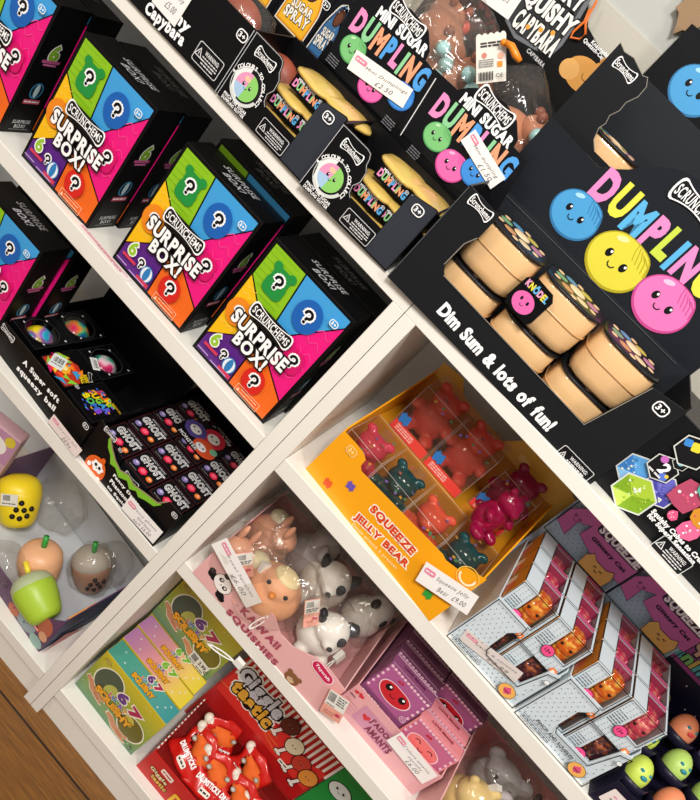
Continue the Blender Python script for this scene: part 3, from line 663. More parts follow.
# ============================================================ SUGAR SPRAY CARTONS
def spray(i,a,b,cbody,cdark,label,word):
    # a,b photo pixels of bottle centre and width pixel on plane y
    y=.112; t=thing('spray_bottle_carton',label,'toy box',(0,y,ZT),0,'bottle printed cartons behind the trays')
    x0=at_y(*a,y).x; x1=at_y(*b,y).x; w=x1-x0; t.location=(x0,y,ZT); H=.195
    t.location.z=ZT; zz0=at_y((a[0]+b[0])/2,(a[1]+b[1])/2,y).z-ZT-.004; H=zz0+.082
    carton(t,w,.028,H,'#101116'); p=P(t,front(0)); c=w/2; zz=at_y((a[0]+b[0])/2,(a[1]+b[1])/2,y).z-ZT-.004
    def bottle(k,col):
        n=14; L=[];R=[]
        for j in range(n+1):
            f=j/n; ww=(.40-.02*f if f<.45 else .40-.02*.45-.17*math.sin((f-.45)/.55*math.pi/2)**2)*w; 
            if f>.85: ww*=math.sqrt(max(0,1-((f-.85)/.15)**2))
            L.append((c-(ww-k),zz+.004+k+f*(H-zz-.012-2*k))); R.append((c+(ww-k),L[-1][1]))
        p.poly(R+L[::-1],col)
    bottle(0,'#e9e4d8'); bottle(.0013,cdark); bottle(.0035,cbody)
    p.ell(c,H-.026,w*.17,.0115,'#4a2a1c'); p.ell(c,H-.027,w*.11,.008,'#6a3c26')
    p.ctext(word[0],c,zz+.0345,w*.48,.009,['#f4efe4'],.10,.045,'#2a2018',.06,gap=.16); p.ctext(word[1],c,zz+.022,w*.58,.0115,['#f4efe4'],.10,.045,'#2a2018',.06,gap=.16)
    p.rrect(c+w*.2,zz-.004,w*.5,.009,.002,'#d9dade'); p.rrect(c+w*.2,zz-.004,w*.46,.0072,.002,'#15161b'); p.lines(c+w*.05,c+w*.38,zz-.004,.0018,'#cfcfd6')
    p.age(w*.88,H-.006-.02,.009); r=random.Random(i)
    for k in range(14): p.ell(w*(.05+.9*r.random()),H-.045+.04*r.random(),.0006,.0006,'#cdd',n=6)
    p.build('printed_front'); return t
spray(1,(231,-22),(270,13),'#f2b52a','#d98a12','black carton printed with a yellow bottle, leftmost, cut by the top edge',('SUGAR','SPRAY'))
spray(2,(270,14),(306,46),'#f2b52a','#d98a12','black carton printed with a yellow bottle beside the blue bottle carton',('SUGAR','SPRAY'))
spray(3,(303,47),(323,65),'#3a6ea0','#244a76','black carton printed with a blue bottle, beside the left dumpling header',('SUGAR','SPRAY'))
# bags lying in the capybara tray
for i,(px,l) in enumerate([((250,5),'bagged brown toy lying in the black capybara tray at the top edge'),((298,46),'clear crumpled bag edge lying behind the mini dumpling tray')]):
    A=at_y(*px,.06); t=thing('bagged_toy',l,'toy',(A.x,.058,ZT+.0024 if i==0 else ZT+.012))
    z=.06 if i==0 else .035
    MB().ell((0,0,z),(.028,.018,.022),foam('#9a4a34')).build('toy_body',t); MB().ell((0,.0,.018),(.02,.018,.018),foam('#7a3a2a')).build('toy_foot',t)
    bag(t,(0,0,z-.012),(.05,.03,z*.72),11+i,.2)
# ============================================================ MINI DUMPLING TRAYS
def mini_pack():
    t=thing('mini_dumpling_pack','x','toy pack')
    G=mat('#d9b65e',.3,'goldfoil',Coat_Weight=.4); 
    mb=MB(); n=10
    def sc(p,z): return 1+.05*math.cos(n*p)
    mb.lathe([(.001,.0),(.021,.0),(.0235,.004),(.024,.017)],mat('#232226',.3)); mb.build('tub',t)
    mb=MB(); mb.lathe([(.024,.0165),(.0315,.0172),(.0335,.0195),(.0325,.0215),(.025,.0235),(.012,.0255),(.001,.0262)],G,fn=lambda p,z:1+.06*math.cos(5*p)); mb.build('gold_lid',t,label='pale gold scalloped foil lid')
    mb=MB()
    W=.046
    mb.box(-W/2,-.0262,.001,W/2,-.0246,.0165,card(BLK,.3)); mb.build('card_sleeve',t)
    p=P(t,front(-.0262)); p.ctext('DUMPLING',0,.0085,.040,.008,['#ef8fc0','#8fcf8a','#f0a070','#5aa8e0'],0,.05,gap=.12); p.text('MINI SUGAR',-.004,.0142,.026,.003,'#fff',0,.03); p.age(.018,.0135,.0035); p.build('printed_sleeve'); return t
mp0=mini_pack(); mpn=[0]
def mini_tray(loc,W,rz,label,who):
    t=thing('mini_dumpling_tray',label,'display tray',loc,rz,'mini dumpling trays')
    k=W/.140
    fp=[(0,0),(W,0),(W,.0855),(.146*k if False else W*.975,.0868),(W*.78,.0815),(W*.75,.078),(W*.745,.030),(W*.40,.0305),(W*.37,.034),(W*.355,.042),(W*.385,.050),(W*.375,.062),(W*.34,.068),(W*.33,.0745),(W*.31,.0795),(W*.27,.081),(0,.081)]
    fo=tray(t,W,.072,.085,fp,BLK,side_f=.083,side_b=.088,back=.09)
    p=P(t,front(-.0024)); 
    p.rect(W*.752,.002,W-.001,.078,'#30343c'); p.poly([(W*.752,.078),(W*.785,.081),(W*.975,.0862),(W-.001,.0850),(W-.001,.078)],'#30343c')
    p.line([(a,b-.0005) for a,b in fp[7:]],.0007,'#b9b9bd')
    p.line([(.0006,.001),(.0006,.08)],.0007,'#c9c9cc')
    x,y=W*.18,.030; p.ell(x,y,.0215,.0215,'#cfd2cf'); p.ell(x,y,.0205,.0205,'#1a1a1c'); p.poly([(x-.0205,y+.004),(x-.014,y+.016),(x-.004,y+.0205),(x-.004,y-.0205),(x-.016,y-.013)],'#e9ecea')
    p.arc(x,y,.0195,-2.4,-.4,.0035,'#d7dad6',16)
    p.ell(x,y,.0155,.0155,'#8ecf6a'); p.poly([(x,y)]+[(x+.0155*math.cos(a),y+.0155*math.sin(a)) for a in [1.5+i*.2 for i in range(14)]],'#e79ac0'); p.poly([(x,y)]+[(x+.0155*math.cos(a),y+.0155*math.sin(a)) for a in [3.3+i*.12 for i in range(12)]],'#a9c9e6'); p.ell(x-.003,y+.008,.004,.003,'#f2c6a0')
    p.face(x,y,.0115)
    p.arctext('4 COLOURS TO COLLECT',x,y,.0225,math.pi*.98,-.35,.0042,'#fff',.03)
    p.text('PINCH THE SUGAR',x,y-.0215,.036,.0036,'#fff',0,.03); p.text('DUMPLING GLITTER',x,y-.0262,.036,.0036,'#fff',0,.03)
    p.bone(W*.19,.0675,.030,.013,-.06,t='Scrunchems'); p.age(W*.875,.073,.0115,bg='#30343c'); p.warn(W*.60,.0135,.042,.019); p.build('printed_front')
    a=rz
    for j,(lx,ly,lz,nm) in enumerate([(.40,.029,.003,'lower left'),(.73,.0295,.003,'lower right'),(.50,.0285,.031,'upper left, above the window edge'),(.79,.030,.031,'upper right, behind the grey corner')]):
        o=mp0 if mpn[0]==0 else copy_tree(mp0); mpn[0]+=1
        X=lx*W; Y=ly+.008; o.location=(loc[0]+X*math.cos(a)-Y*math.sin(a),loc[1]+X*math.sin(a)+Y*math.cos(a),ZT+lz); o.rotation_euler=(0,0,a)
        o['label']='gold lidded mini dumpling pack in the %s mini tray, %s'%(who,nm); o['group']='mini dumpling packs in the two trays'
    for j,(lx,ly,lz,rx,nm) in enumerate([(.56,.034,.0585,.30,'uppermost of its stack'),(.845,.036,.0585,.30,'uppermost at the right')]):
        o=copy_tree(mp0); X=lx*W; Y=ly+.008; o.location=(loc[0]+X*math.cos(a)-Y*math.sin(a),loc[1]+X*math.sin(a)+Y*math.cos(a),ZT+lz+.001); o.rotation_euler=(.0,0,a)
        o['label']='gold lidded mini dumpling pack in the %s mini tray, %s'%(who,nm); o['group']='mini dumpling packs in the two trays'
    return t
mini_tray((-.3245,-.003,ZT),.1405,0,'left one of the two black mini dumpling trays, next to the capybara tray','left')
mini_tray((-.1825,-.009,ZT),.1365,.06,'right one of the two black mini dumpling trays, next to the big dumpling display','right')
def mini_header(y,outline,label,arts,zb=.06):
    xs=[at_y(*a,y).x for a in outline]
    t=thing('dumpling_header',label,'header board',(min(xs),y,ZT+.0004),0,'mini dumpling header boards')
    q=P(t,front(0)); pts=[q.px(*a) for a in outline]
    mb=MB(); mb.prism(pts,.0022,card('#101014',.32),front(0)); 
    x0=min(a for a,b in pts); x1=max(a for a,b in pts); zmin=max(b for a,b in pts[:2])
    mb.box(x0+.004,.0001,0,x1-.004,.0018,zmin+.02,card(BLK)); mb.build('header_card',t)
    p=P(t,front(-.0022)); arts(p); p.build('printed_header'); return t
def art1(p):
    cols=['#ee8fc4','#8fcf95','#f0a070','#f0a070','#5aa8e6','#ee8fc4','#8fcf95','#f0a070','#5aa8e6']
    cols=['#ee8fc4','#8fd09a','#f2a27a','#4f9fe6','#ef8fc4','#8fd09a','#f2a27a','#4f9fe6']
    cx,cy,w,an=p.seg((356,18),(425,83)); p.ctext('DUMPLING',cx,cy,w,.0235,cols,an,.055,gap=.22,wav=.001)
    cx,cy,w,an=p.seg((379,11),(426,52)); p.ctext('MINI SUGAR',cx,cy,w,.0112,['#fff'],an,.05,gap=.15)
    p.bone(*p.px(408,19),.050,.020,p.seg((397,6),(420,34))[3])
    p.dumpling(*p.px(353,50),.0165,'#7cc47c','#4d9a58','#b9e6b4'); p.dumpling(*p.px(371,88),.0165,'#ea6ab2','#c23e8c','#f7b0d8'); p.dumpling(*p.px(401,96),.0165,'#3f8fe0','#2468b4','#a5d2f6')
    for i in range(4): x,y=p.px(336,58); p.lines(x-.008,x+.008,y-i*.0028,.0012,'#77777c')
    for i in range(4): x,y=p.px(392,120); p.lines(x-.008,x+.008,y-i*.0028,.0012,'#77777c')
    p.line([p.px(402,135),p.px(437,79)],.0012,'#d9d9dc')
mini_header(.083,[(401,138),(325,61),(356,-2),(370,-14),(386,-12),(394,-2),(412,10),(429,31),(430,52),(426,60),(438.6,77)],'left black header board with dumpling faces under a slanted price label',art1)
def art2(p):
    cols=['#ee8fc4','#8fd09a','#f2a27a','#4f9fe6','#ef8fc4','#8fd09a','#f2a27a','#4f9fe6']
    cx,cy,w,an=p.seg((437,103),(511,172)); p.ctext('DUMPLING',cx,cy,w,.0245,cols,an,.055,gap=.22,wav=.001)
    cx,cy,w,an=p.seg((463,97),(511,144)); p.ctext('MINI SUGAR',cx,cy,w,.0112,['#fff'],an,.05,gap=.15)
    p.bone(*p.px(495,107),.052,.021,p.seg((482,94),(507,122))[3])
    p.dumpling(*p.px(437,137),.0165,'#7cc47c','#4d9a58','#b9e6b4'); p.dumpling(*p.px(451,166),.0185,'#ea6ab2','#c23e8c','#f7b0d8'); p.dumpling(*p.px(475,173),.0165,'#3f8fe0','#2468b4','#a5d2f6')
    for i in range(4): x,y=p.px(417,150); p.lines(x-.008,x+.008,y-i*.0028,.0012,'#77777c')
mini_header(.080,[(490,222),(398,129),(435,69),(446,79),(458,90),(468,88),(477,88),(490,90),(507,104),(517,121),(518,140),(514,147),(527,161)],'right black header board with dumpling faces, beside the big dumpling display',art2)
price_label([('Mini Dumplings',.10,.10,.72,.2),('£2.50',.12,-.25,.3,.22)],(352,59),(408,99),.0225,.0775,'white price label saying £2.50 on the left mini dumpling header')
price_label([('Mini dumpling',.06,.05,.7,.24),('£1.50',.2,-.26,.36,.26)],(468,135),(498,184),.0195,.0745,'white price label saying £1.50 on the right mini dumpling header')
# ============================================================ BIG DUMPLING DISPLAY
def bun(beige='#e8bd88'):
    t=thing('dumpling_toy_tub','x','toy pack'); m=mat(beige,.22,'tub',Coat_Weight=.5,Subsurface_Weight=.1,Subsurface_Radius=(.01,.006,.003),Subsurface_Scale=.4)
    def sq(p,z): return 1/max(.86,(abs(math.cos(p))**4+abs(math.sin(p))**4)**.25)
    mb=MB(); mb.lathe([(.001,0),(.034,0),(.038,.003),(.0395,.012),(.0400,.030),(.0395,.048),(.038,.052),(.0375,.0525)],m,fn=sq,seg=40); mb.build('tub',t)
    mb=MB(); mb.lathe([(.0404,.0285),(.0412,.0293),(.0412,.0305),(.0404,.0313)],mat('#cf9f6a',.3),fn=sq,seg=40); mb.build('seam',t)
    mb=MB(); mb.lathe([(.0375,.0525),(.041,.0528),(.041,.0545),(.036,.0558),(.001,.0562)],mat('#1b1a1d',.3),fn=sq,seg=40)
    for k,(a,c) in enumerate([(0,'#b0708e'),(1.05,'#b8a84a'),(2.1,'#4f86a8'),(3.14,'#6a966e'),(4.2,'#c08a5a'),(5.2,'#d8bf94')]):
        mb.ell((.023*math.cos(a),.023*math.sin(a),.0557),(.0095,.0085,.0010),mat(c,.5),seg=14,rings=6); mb.ell((.031*math.cos(a+.5),.031*math.sin(a+.5),.0557),(.005,.005,.0009),mat('#d9b68a',.5),seg=10,rings=6)
    mb.ell((0,0,.056),(.012,.012,.002),mat('#e9c9a0',.4),seg=14,rings=6); mb.build('printed_lid',t,label='black lid printed with coloured dumplings'); return t
def dump_body(t,W,D,H,fp):
    fo=tray(t,W,D,H,fp,'#17191c',cin='#23262b',side_f=.13,side_b=.1305,back=.131); return fo
rz=math.atan2(.016,.309); cr,sr=math.cos(rz),math.sin(rz)
BD=(-.040,-.0075,ZT)
t=thing('dumpling_display','large black dumpling display box lettered Dim Sum, on top of the right bookcase','display box',BD,rz)
W=.3105; D=.118
fp=[(0,0),(W,0),(W,.124),(.270,.117),(.256,.041),(.045,.0455),(.0405,.049),(.037,.055),(.0375,.085),(.043,.098),(.043,.1285),(0,.130)]
dump_body(t,W,D,.13,fp)
def bloc(lx,ly,lz): return (BD[0]+lx*cr-ly*sr,BD[1]+lx*sr+ly*cr,ZT+lz)
p=P(t,front(-.0024))
cx,cy,w,an=p.seg((442,307),(552,427)); p.ctext('Dim Sum & lots of fun!',cx,cy,w,.0145,['#fff'],an,.05,gap=.13)
p.age(*p.px(661,409),.0135); x,y=p.px(573,465); p.warn(x,y,.044,.021); p.bone(*p.px(481,208),.030,.0135,-.06,t='Scrunchems')
p.line([(.001,.001),(.001,.128)],.0008,'#55565a'); p.line([(.044,.0462),(.256,.0417)],.0009,'#8d877c'); p.line([(.2565,.0417),(.2705,.117)],.0009,'#8d877c'); p.line([(.0362,.055),(.0367,.085),(.0422,.098)],.0009,'#8d877c')
p.build('printed_front')
MB().box(.0024,.0024,.0022,W-.0024,D-.0024,.0045,card('#2a2d33')).build('tray_liner',t)
b0=bun(); bl=['first','middle','third']
for i,lx in enumerate((.086,.158,.230)):
    pass
k=0
for lay,(zz,dy) in enumerate([(.0048,.062),(.0612,.062)]):
    for i,lx in enumerate((.068,.152,.236)):
        o=b0 if k==0 else copy_tree(b0); k+=1
        o.location=bloc(lx,dy,zz); o.rotation_euler=(0,0,rz+.03*(i-1)); o.scale=(.985,.985,1)
        if lay: 
            o.location=bloc(lx+.002,.058,zz+.0015); o.rotation_euler=(.0,0,rz+.05*(i-1))
        o['label']='beige plastic dumpling tub, %s from left, %s in the Dim Sum display'%(bl[i],'upper layer' if lay else 'lower layer'); o['group']='dumpling tubs in the big display'
# sleeve on the middle tub
A=bloc(.124,.0135,.087); t2=thing('tub_label','black card label with a pink face and the word Knödel on the middle tub','label',A,rz-.28)
pts=[(-.017,-.020),(.017,-.020),(.020,-.014),(.020,.016),(.014,.022),(-.012,.022),(-.019,.014),(-.020,-.012)]
MB().prism(pts,.0012,card(BLK,.3),front(0)).build('label_card',t2); p=P(t2,front(-.0012)); p.ell(-.002,-.006,.0135,.0115,'#ea6ab2'); p.ell(-.0065,-.0035,.0015,.0022,'#111'); p.ell(.0025,-.0035,.0015,.0022,'#111'); p.arc(-.002,-.008,.002,3.3,6.1,.0006,'#111'); p.ctext('KNÖDEL',0,.0135,.030,.0085,['#f0a0c8','#f3e04a','#6ab8e8'],.05,.05,gap=.12); p.build('printed_label')
# header with faces
ty=D+.0005
t3=thing('dumpling_header','black header board lettered Dumpling with blue, yellow and pink faces, behind the Dim Sum display','header board',bloc(0,ty,.0004),rz)
q=P(t3,front(0)); out=[q.px(567.5,132),q.px(599,166.7),q.px(614,169),q.px(629,169.5),q.px(645,167),q.px(661,166.7),q.px(674,168),q.px(687,172)]
u,v=out[-1]; out+= [(u+.02,v+.003),(u+.05,v-.002),(u+.075,v-.012),(u+.1,v-.035),(u+.13,v-.04),(.3105,out[0][1]-.005)]
mb=MB(); mb.prism([(0,.005),(.3105,.005)]+out[::-1][:-1]+[(0,out[0][1])],.0022,card('#1d2026',.32),front(0)); mb.build('header_card',t3)
p=P(t3,front(-.0022))
cols=['#f08cc8','#e6e04a','#5ab4e6','#f08cc8','#c9dc4a','#5ab4e6','#f08cc8','#e6e04a']
cx,cy,w,an=p.seg((600,181),(713,288)); p.ctext('DUMPLING',cx,cy,w,.0335,cols,an,.055,gap=.2,wav=.002)
p.dumpling(*p.px(575,215),.0285,'#4aa0d8','#2b74a8','#a9dcf4',-.1); p.dumpling(*p.px(616,262),.0345,'#e2d640','#b3a41c','#f6f2a0',-.1); p.dumpling(*p.px(662,304),.0330,'#ee78bc','#c8468e','#fac4e2',-.1)
p.bone(*p.px(697,205),.062,.026,p.seg((672,182),(722,228))[3])
p.line([p.px(506,194),p.px(676,363)],.0006,'#55585e'); p.build('printed_header')
# rear dumpling display on a black carton
t=thing('shipping_carton','black cardboard carton under the rear dumpling display','carton',(-.052,.150,ZT),rz*.3); carton(t,.31,.122,.178,'#15171a')
RZ=ZT+.1785
t=thing('dumpling_display','second black dumpling display box with a torn front corner, behind the first','display box',(-.0535,.150,RZ),rz*.3)
fp=[(0,0),(W,0),(W,.124),(.270,.117),(.256,.042),(.062,.042),(.052,.05),(.047,.062),(.049,.070),(.046,.078),(.050,.088),(.049,.098),(.054,.110),(.053,.122),(.047,.129),(.042,.127),(.022,.133),(.010,.131),(0,.1345)]
dump_body(t,W,.122,.13,fp)
MB().box(.0024,.0024,.0022,W-.0024,.119,.0045,card('#2a2d33')).build('tray_liner',t)
p=P(t,front(-.0024)); p.bone(*p.px(625,70),.030,.0135,-.06,t='Scrunchems'); p.line(fp[5:],.0008,'#8d877c'); p.build('printed_front')
o=copy_tree(b0); o.location=(.012,.205,RZ+.0048); o.rotation_euler=(0,0,.1); o['label']='beige dumpling tub seen through the torn hole of the rear display'; o['group']='dumpling tubs in the big display'
o=copy_tree(b0); o.location=(.10,.207,RZ+.0048); o.rotation_euler=(0,0,.1); o['label']='beige dumpling tub inside the rear display, behind the header board'; o['group']='dumpling tubs in the big display'
t3=thing('dumpling_header','black header board with a blue dumpling face at the upper right corner of the photo','header board',(-.0545,.2745,ZT+.0004),rz*.3)
q=P(t3,front(0)); a=q.px(692,24)
MB().prism([(a[0]-.002,0),(a[0]+.3105,0),(a[0]+.3105,a[1]+.03),(a[0]+.09,a[1]+.03),(a[0]+.05,a[1]+.004),a],.0022,card('#101114',.32),front(0)).build('header_card',t3)
p=P(t3,front(-.0022)); p.dumpling(*p.px(694,91),.030,'#4aa0d8','#2b74a8','#a9dcf4',-.1); p.build('printed_header')
# brown cork patch high on the wall
t=thing('cork_panel','rough brown glittery cork panel on the wall at the top right corner','panel',(-.07,.2958,ZT+.30))
q=P(t,front(0)); pts=[q.px(*a) for a in [(673,35),(677,24),(679,14),(676,8),(684,2),(690,-8),(692,-25),(760,-60),(840,0),(760,60),(712,24),(699,28),(692,36),(683,31)]]
m=bpy.data.materials.new('cork'); m.use_nodes=True; nt=m.node_tree; n=nt.nodes.new('ShaderNodeTexNoise'); n.inputs['Scale'].default_value=420; n.inputs['Detail'].default_value=3; rp=nt.nodes.new('ShaderNodeValToRGB'); rp.color_ramp.elements[0].color=lin('#5c4028'); rp.color_ramp.elements[1].color=lin('#cfae88'); rp.color_ramp.elements[0].position=.35; rp.color_ramp.elements[1].position=.7
nt.links.new(n.outputs['Fac'],rp.inputs[0]); nt.links.new(rp.outputs[0],nt.nodes['Principled BSDF'].inputs['Base Color']); nt.nodes['Principled BSDF'].inputs['Roughness'].default_value=.9
MB().prism(pts,.008,m,front(0)).build('cork_sheet',t)
# ============================================================ CRYSTAL CUBES BOX
t=thing('crystal_cube_box','black box printed with coloured crystal cubes at the right edge, on top of the bookcase','toy box',(.2735,.024,ZT),-.03)
W=.17; H=.118
carton(t,W,.11,H,'#121214'); p=P(t,front(0))
def hexa(x,y,r,c,ed='#d9dcd6',fc=None):
    hx=lambda k:[(x+k*math.cos(math.pi/6+i*math.pi/3),y+k*math.sin(math.pi/6+i*math.pi/3)) for i in range(6)]
    p.poly(hx(r),ed); p.poly(hx(r*.92),c)
def cube(x,y,r,c1,c2,c3,seed):
    hexa(x,y,r,c2); k=r*.92
    P6=[(x+k*math.cos(math.pi/6+i*math.pi/3),y+k*math.sin(math.pi/6+i*math.pi/3)) for i in range(6)]
    p.poly([(x,y-.1*r),P6[2],P6[1],P6[0]],c1); p.poly([(x,y-.1*r),P6[3],P6[4]],c3); p.poly([(x,y-.1*r),P6[4],P6[5]],c3) if False else None
    rr=random.Random(seed)
    for i in range(26):
        a=rr.random()*6.28; d=k*.78*math.sqrt(rr.random()); s_=r*.05*(1+rr.random()); p.poly([(x+d*math.cos(a)+s_*math.cos(b+i),y+d*math.sin(a)+s_*math.sin(b+i)) for b in (0,2.1,4.2)],rr.choice([c1,c2,c3,'#eef4e0']))
x,y=p.px(637,473); cube(x,y,.0225,'#5aa4e0','#3a80c8','#8cc4f0',1)
x,y=p.px(660,490); cube(x,y,.0205,'#6a68c8','#4c4aa8','#8f8ee0',2)
x,y=p.px(634,493); cube(x,y,.0245,'#a8c838','#7fa81e','#c6e060',3)
x,y=p.px(663,467); hexa(x,y,.0165,'#141416'); p.text('2',x+.002,y+.001,.008,.012,'#fff',0,.04); p.ell(x-.006,y+.008,.004,.004,'#c86ac0'); p.ell(x+.007,y-.006,.0045,.0045,'#5a7ad8'); p.ell(x+.009,y-.003,.002,.002,'#f0d040'); p.lines(x-.010,x+.008,y-.009,.0022,'#ddd')
x,y=p.px(681,462); hexa(x,y,.0085,'#141416'); p.ell(x,y,.003,.003,'#7ac0d0')
x,y=p.px(690,448); hexa(x+.004,y,.019,'#141416'); p.rrect(x-.006,y+.004,.008,.008,.002,'#3a8ad8',.5); p.rrect(x+.0025,y+.006,.009,.010,.002,'#f0d83a',.5); p.rrect(x+.012,y+.011,.008,.008,.002,'#e85ab0',.5)
def gem(px,r,c,seed):
    x,y=p.px(*px); n=8; rr=random.Random(seed); pts=[(x+r*(.75+.3*rr.random())*math.cos(i*6.283/n),y+r*(.85+.4*rr.random())*math.sin(i*6.283/n)) for i in range(n)]
    p.poly(pts,c); 
    for i in range(9): a=rr.random()*6.28; d=r*.6*rr.random(); p.ell(x+d*math.cos(a),y+d*math.sin(a),r*.09,r*.09,rr.choice(['#f8c8d8','#fff','#d85a7a']),n=8)
gem((687,495),.019,'#b84a6a',1); gem((673,513),.006,'#e85a8a',2); gem((690,528),.013,'#ee6a9a',3); gem((702,516),.012,'#d8912a',4); gem((712,490),.014,'#5ab0a0',5)
p.tpx('Squishy Cubes to Crunch',(653,508),(708,566),h=.0068,c='#fff',bold=.05); p.tpx('for Superb Sensation',(649,512),(694,560),h=.0068,c='#fff',bold=.05)
x,y=p.px(672,552); p.warn(x,y,.042,.021); p.build('printed_front')
# ============================================================ JELLY BEAR TRAY
def remeshed(mb,name,parent,m,vox=.0022,smooth=3):
    me=mb.mesh('tmp'); o=bpy.data.objects.new('tmp',me); COL.objects.link(o)
    r=o.modifiers.new('r','REMESH'); r.mode='VOXEL'; r.voxel_size=vox; s=o.modifiers.new('s','SMOOTH'); s.iterations=smooth; s.factor=.6
    dg=bpy.context.evaluated_depsgraph_get(); dg.update(); n=bpy.data.meshes.new_from_object(o.evaluated_get(dg)); bpy.data.objects.remove(o)
    n.materials.clear(); n.materials.append(m); n.polygons.foreach_set('use_smooth',[True]*len(n.polygons)); n.polygons.foreach_set('material_index',[0]*len(n.polygons))
    o=bpy.data.objects.new(name,n); COL.objects.link(o); o.parent=parent; return o
_bear={}
def bear_mesh(h):
    if 'b' not in _bear:
        M=mat('#888',.3); mb=MB()
        mb.ell((0,0,.021),(.0165,.0140,.0195),M); mb.ell((0,-.001,.046),(.0140,.0130,.0125),M)
        for s in (-1,1):
            mb.ell((.0105*s,.001,.0575),(.0050,.0038,.0050),M,seg=12,rings=8)
            mb.ell((.0165*s,-.008,.029),(.0052,.0080,.0052),M,rot=(.5,0,.3*s),seg=12,rings=8)
            mb.ell((.0110*s,-.012,.0068),(.0068,.0105,.0065),M,seg=12,rings=8)
        mb.ell((0,-.0125,.0430),(.0062,.0050,.0048),M,seg=12,rings=8)
        _bear['b']=remeshed(mb,'bear_body',None,M,.0016,2)
        bpy.data.objects.remove(_bear['b'],do_unlink=False) if False else None
        COL.objects.unlink(_bear['b'])
    me=_bear['b'].data.copy(); me.materials.clear(); me.materials.append(h); return me
def bear(t,m,loc,rot=(0,0,0),s=1,name='jelly_bear'):
    o=bpy.data.objects.new(name,bear_mesh(m)); COL.objects.link(o); o.location=loc; o.rotation_euler=rot; o.scale=(s*1.18,s,s)
    if t: o.parent=t
    eye=mat('#3a1020',.2)
    return o
JL=(.044,.021,R2); jrz=-.083
t=thing('jelly_bear_tray','orange cardboard tray of clear boxed jelly bears on the upper right shelf','display tray',JL,jrz)
W=.2425
q=P(t,front(0)); fp=[q.px(*a) for a in [(306,468),(436,619),(490,583),(478,574),(466,566),(458,569),(446,560),(443,554),(361.6,471),(361,466),(366,460),(364,453),(356,443),(349,436)]]
fp[0]=(0,0); fp[1]=(W,0); fp[2]=(W,fp[2][1]); fp[-1]=(0,fp[-1][1])
fo=tray(t,W,.185,.12,fp,'#f2a411',cin='#c98a1c',side_f=.086,side_b=.145,back=.14)
def jloc(x,y,z=0): c,s=math.cos(jrz),math.sin(jrz); return (JL[0]+x*c-y*s,JL[1]+x*s+y*c,R2+z)
MB().box(.0025,.095,.0025,W-.0025,.182,.0795,card('#c98a1c')).build('inner_platform',t)
standing_card(t,[(0,.002),(W,.002),(W+.012,.10),(W+.012,.172),(W*.72,.205),(W*.55,.15),(W*.22,.150),(W*.14,.168),(0,.162)],.1875,'#e6b445')
p=P(t,front(.1875-.0025)); 
for (px,c) in (((513,474),'#3d86c8'),((505,490),'#d88a4a'),((511,497),'#e8ddc0')): x,y=p.px(*px); p.rrect(x,y,.010,.008,.002,c,.3)
p.rrect(*p.px(524,461),.02,.01,.003,'#f3cf7c',0); p.build('printed_header')
p=P(t,front(-.0024))
for s,a,b,k in (('SQUEEZE',(373,507),(414,552),.0125),('JELLY BEAR',(357,514),(408,564),.0125)):
    cx,cy,w,an=p.seg(a,b); p.ctext(s,cx,cy,w,k,['#d8421c'],an,.05,'#fdf2e2',.10,gap=.16)
p.tpx('Doux pressé à presser',(353,524),(397,569),h=.006,c='#f9dca0',bold=.02)
def conf(px,c,r=.3,k=.011):
    x,y=p.px(*px); p.rrect(x,y,k,k*.85,.001,c,r); 
    for d in (-1,1): p.ell(x+d*k*.3,y+k*.42,k*.14,k*.14,c,n=10); p.ell(x+d*k*.3,y-k*.42,k*.14,k*.14,c,n=10)
conf((328,483),'#e2582a'); conf((351,486),'#6a52b0'); conf((428,594),'#2f9a3a')
x,y=p.px(352,451); p.rrect(x,y,.015,.012,.004,'#fbe3a4'); p.rrect(x,y,.0135,.0105,.0035,'#f2a411'); p.text('3+',x,y,.008,.0055,'#fbe3a4')
x,y=p.px(468,577); p.arc(x,y,.010,3.4,6.6,.0028,'#fbe9c0',12); p.arc(x,y,.014,0,6.28,.0012,'#f6c85a',24); p.build('printed_front')
JC={'red':jelly('#f0604e'),'coral':jelly('#f4684c'),'teal':jelly('#1a5254'),'magenta':jelly('#a80f48'),'pink':jelly('#e04a62')}
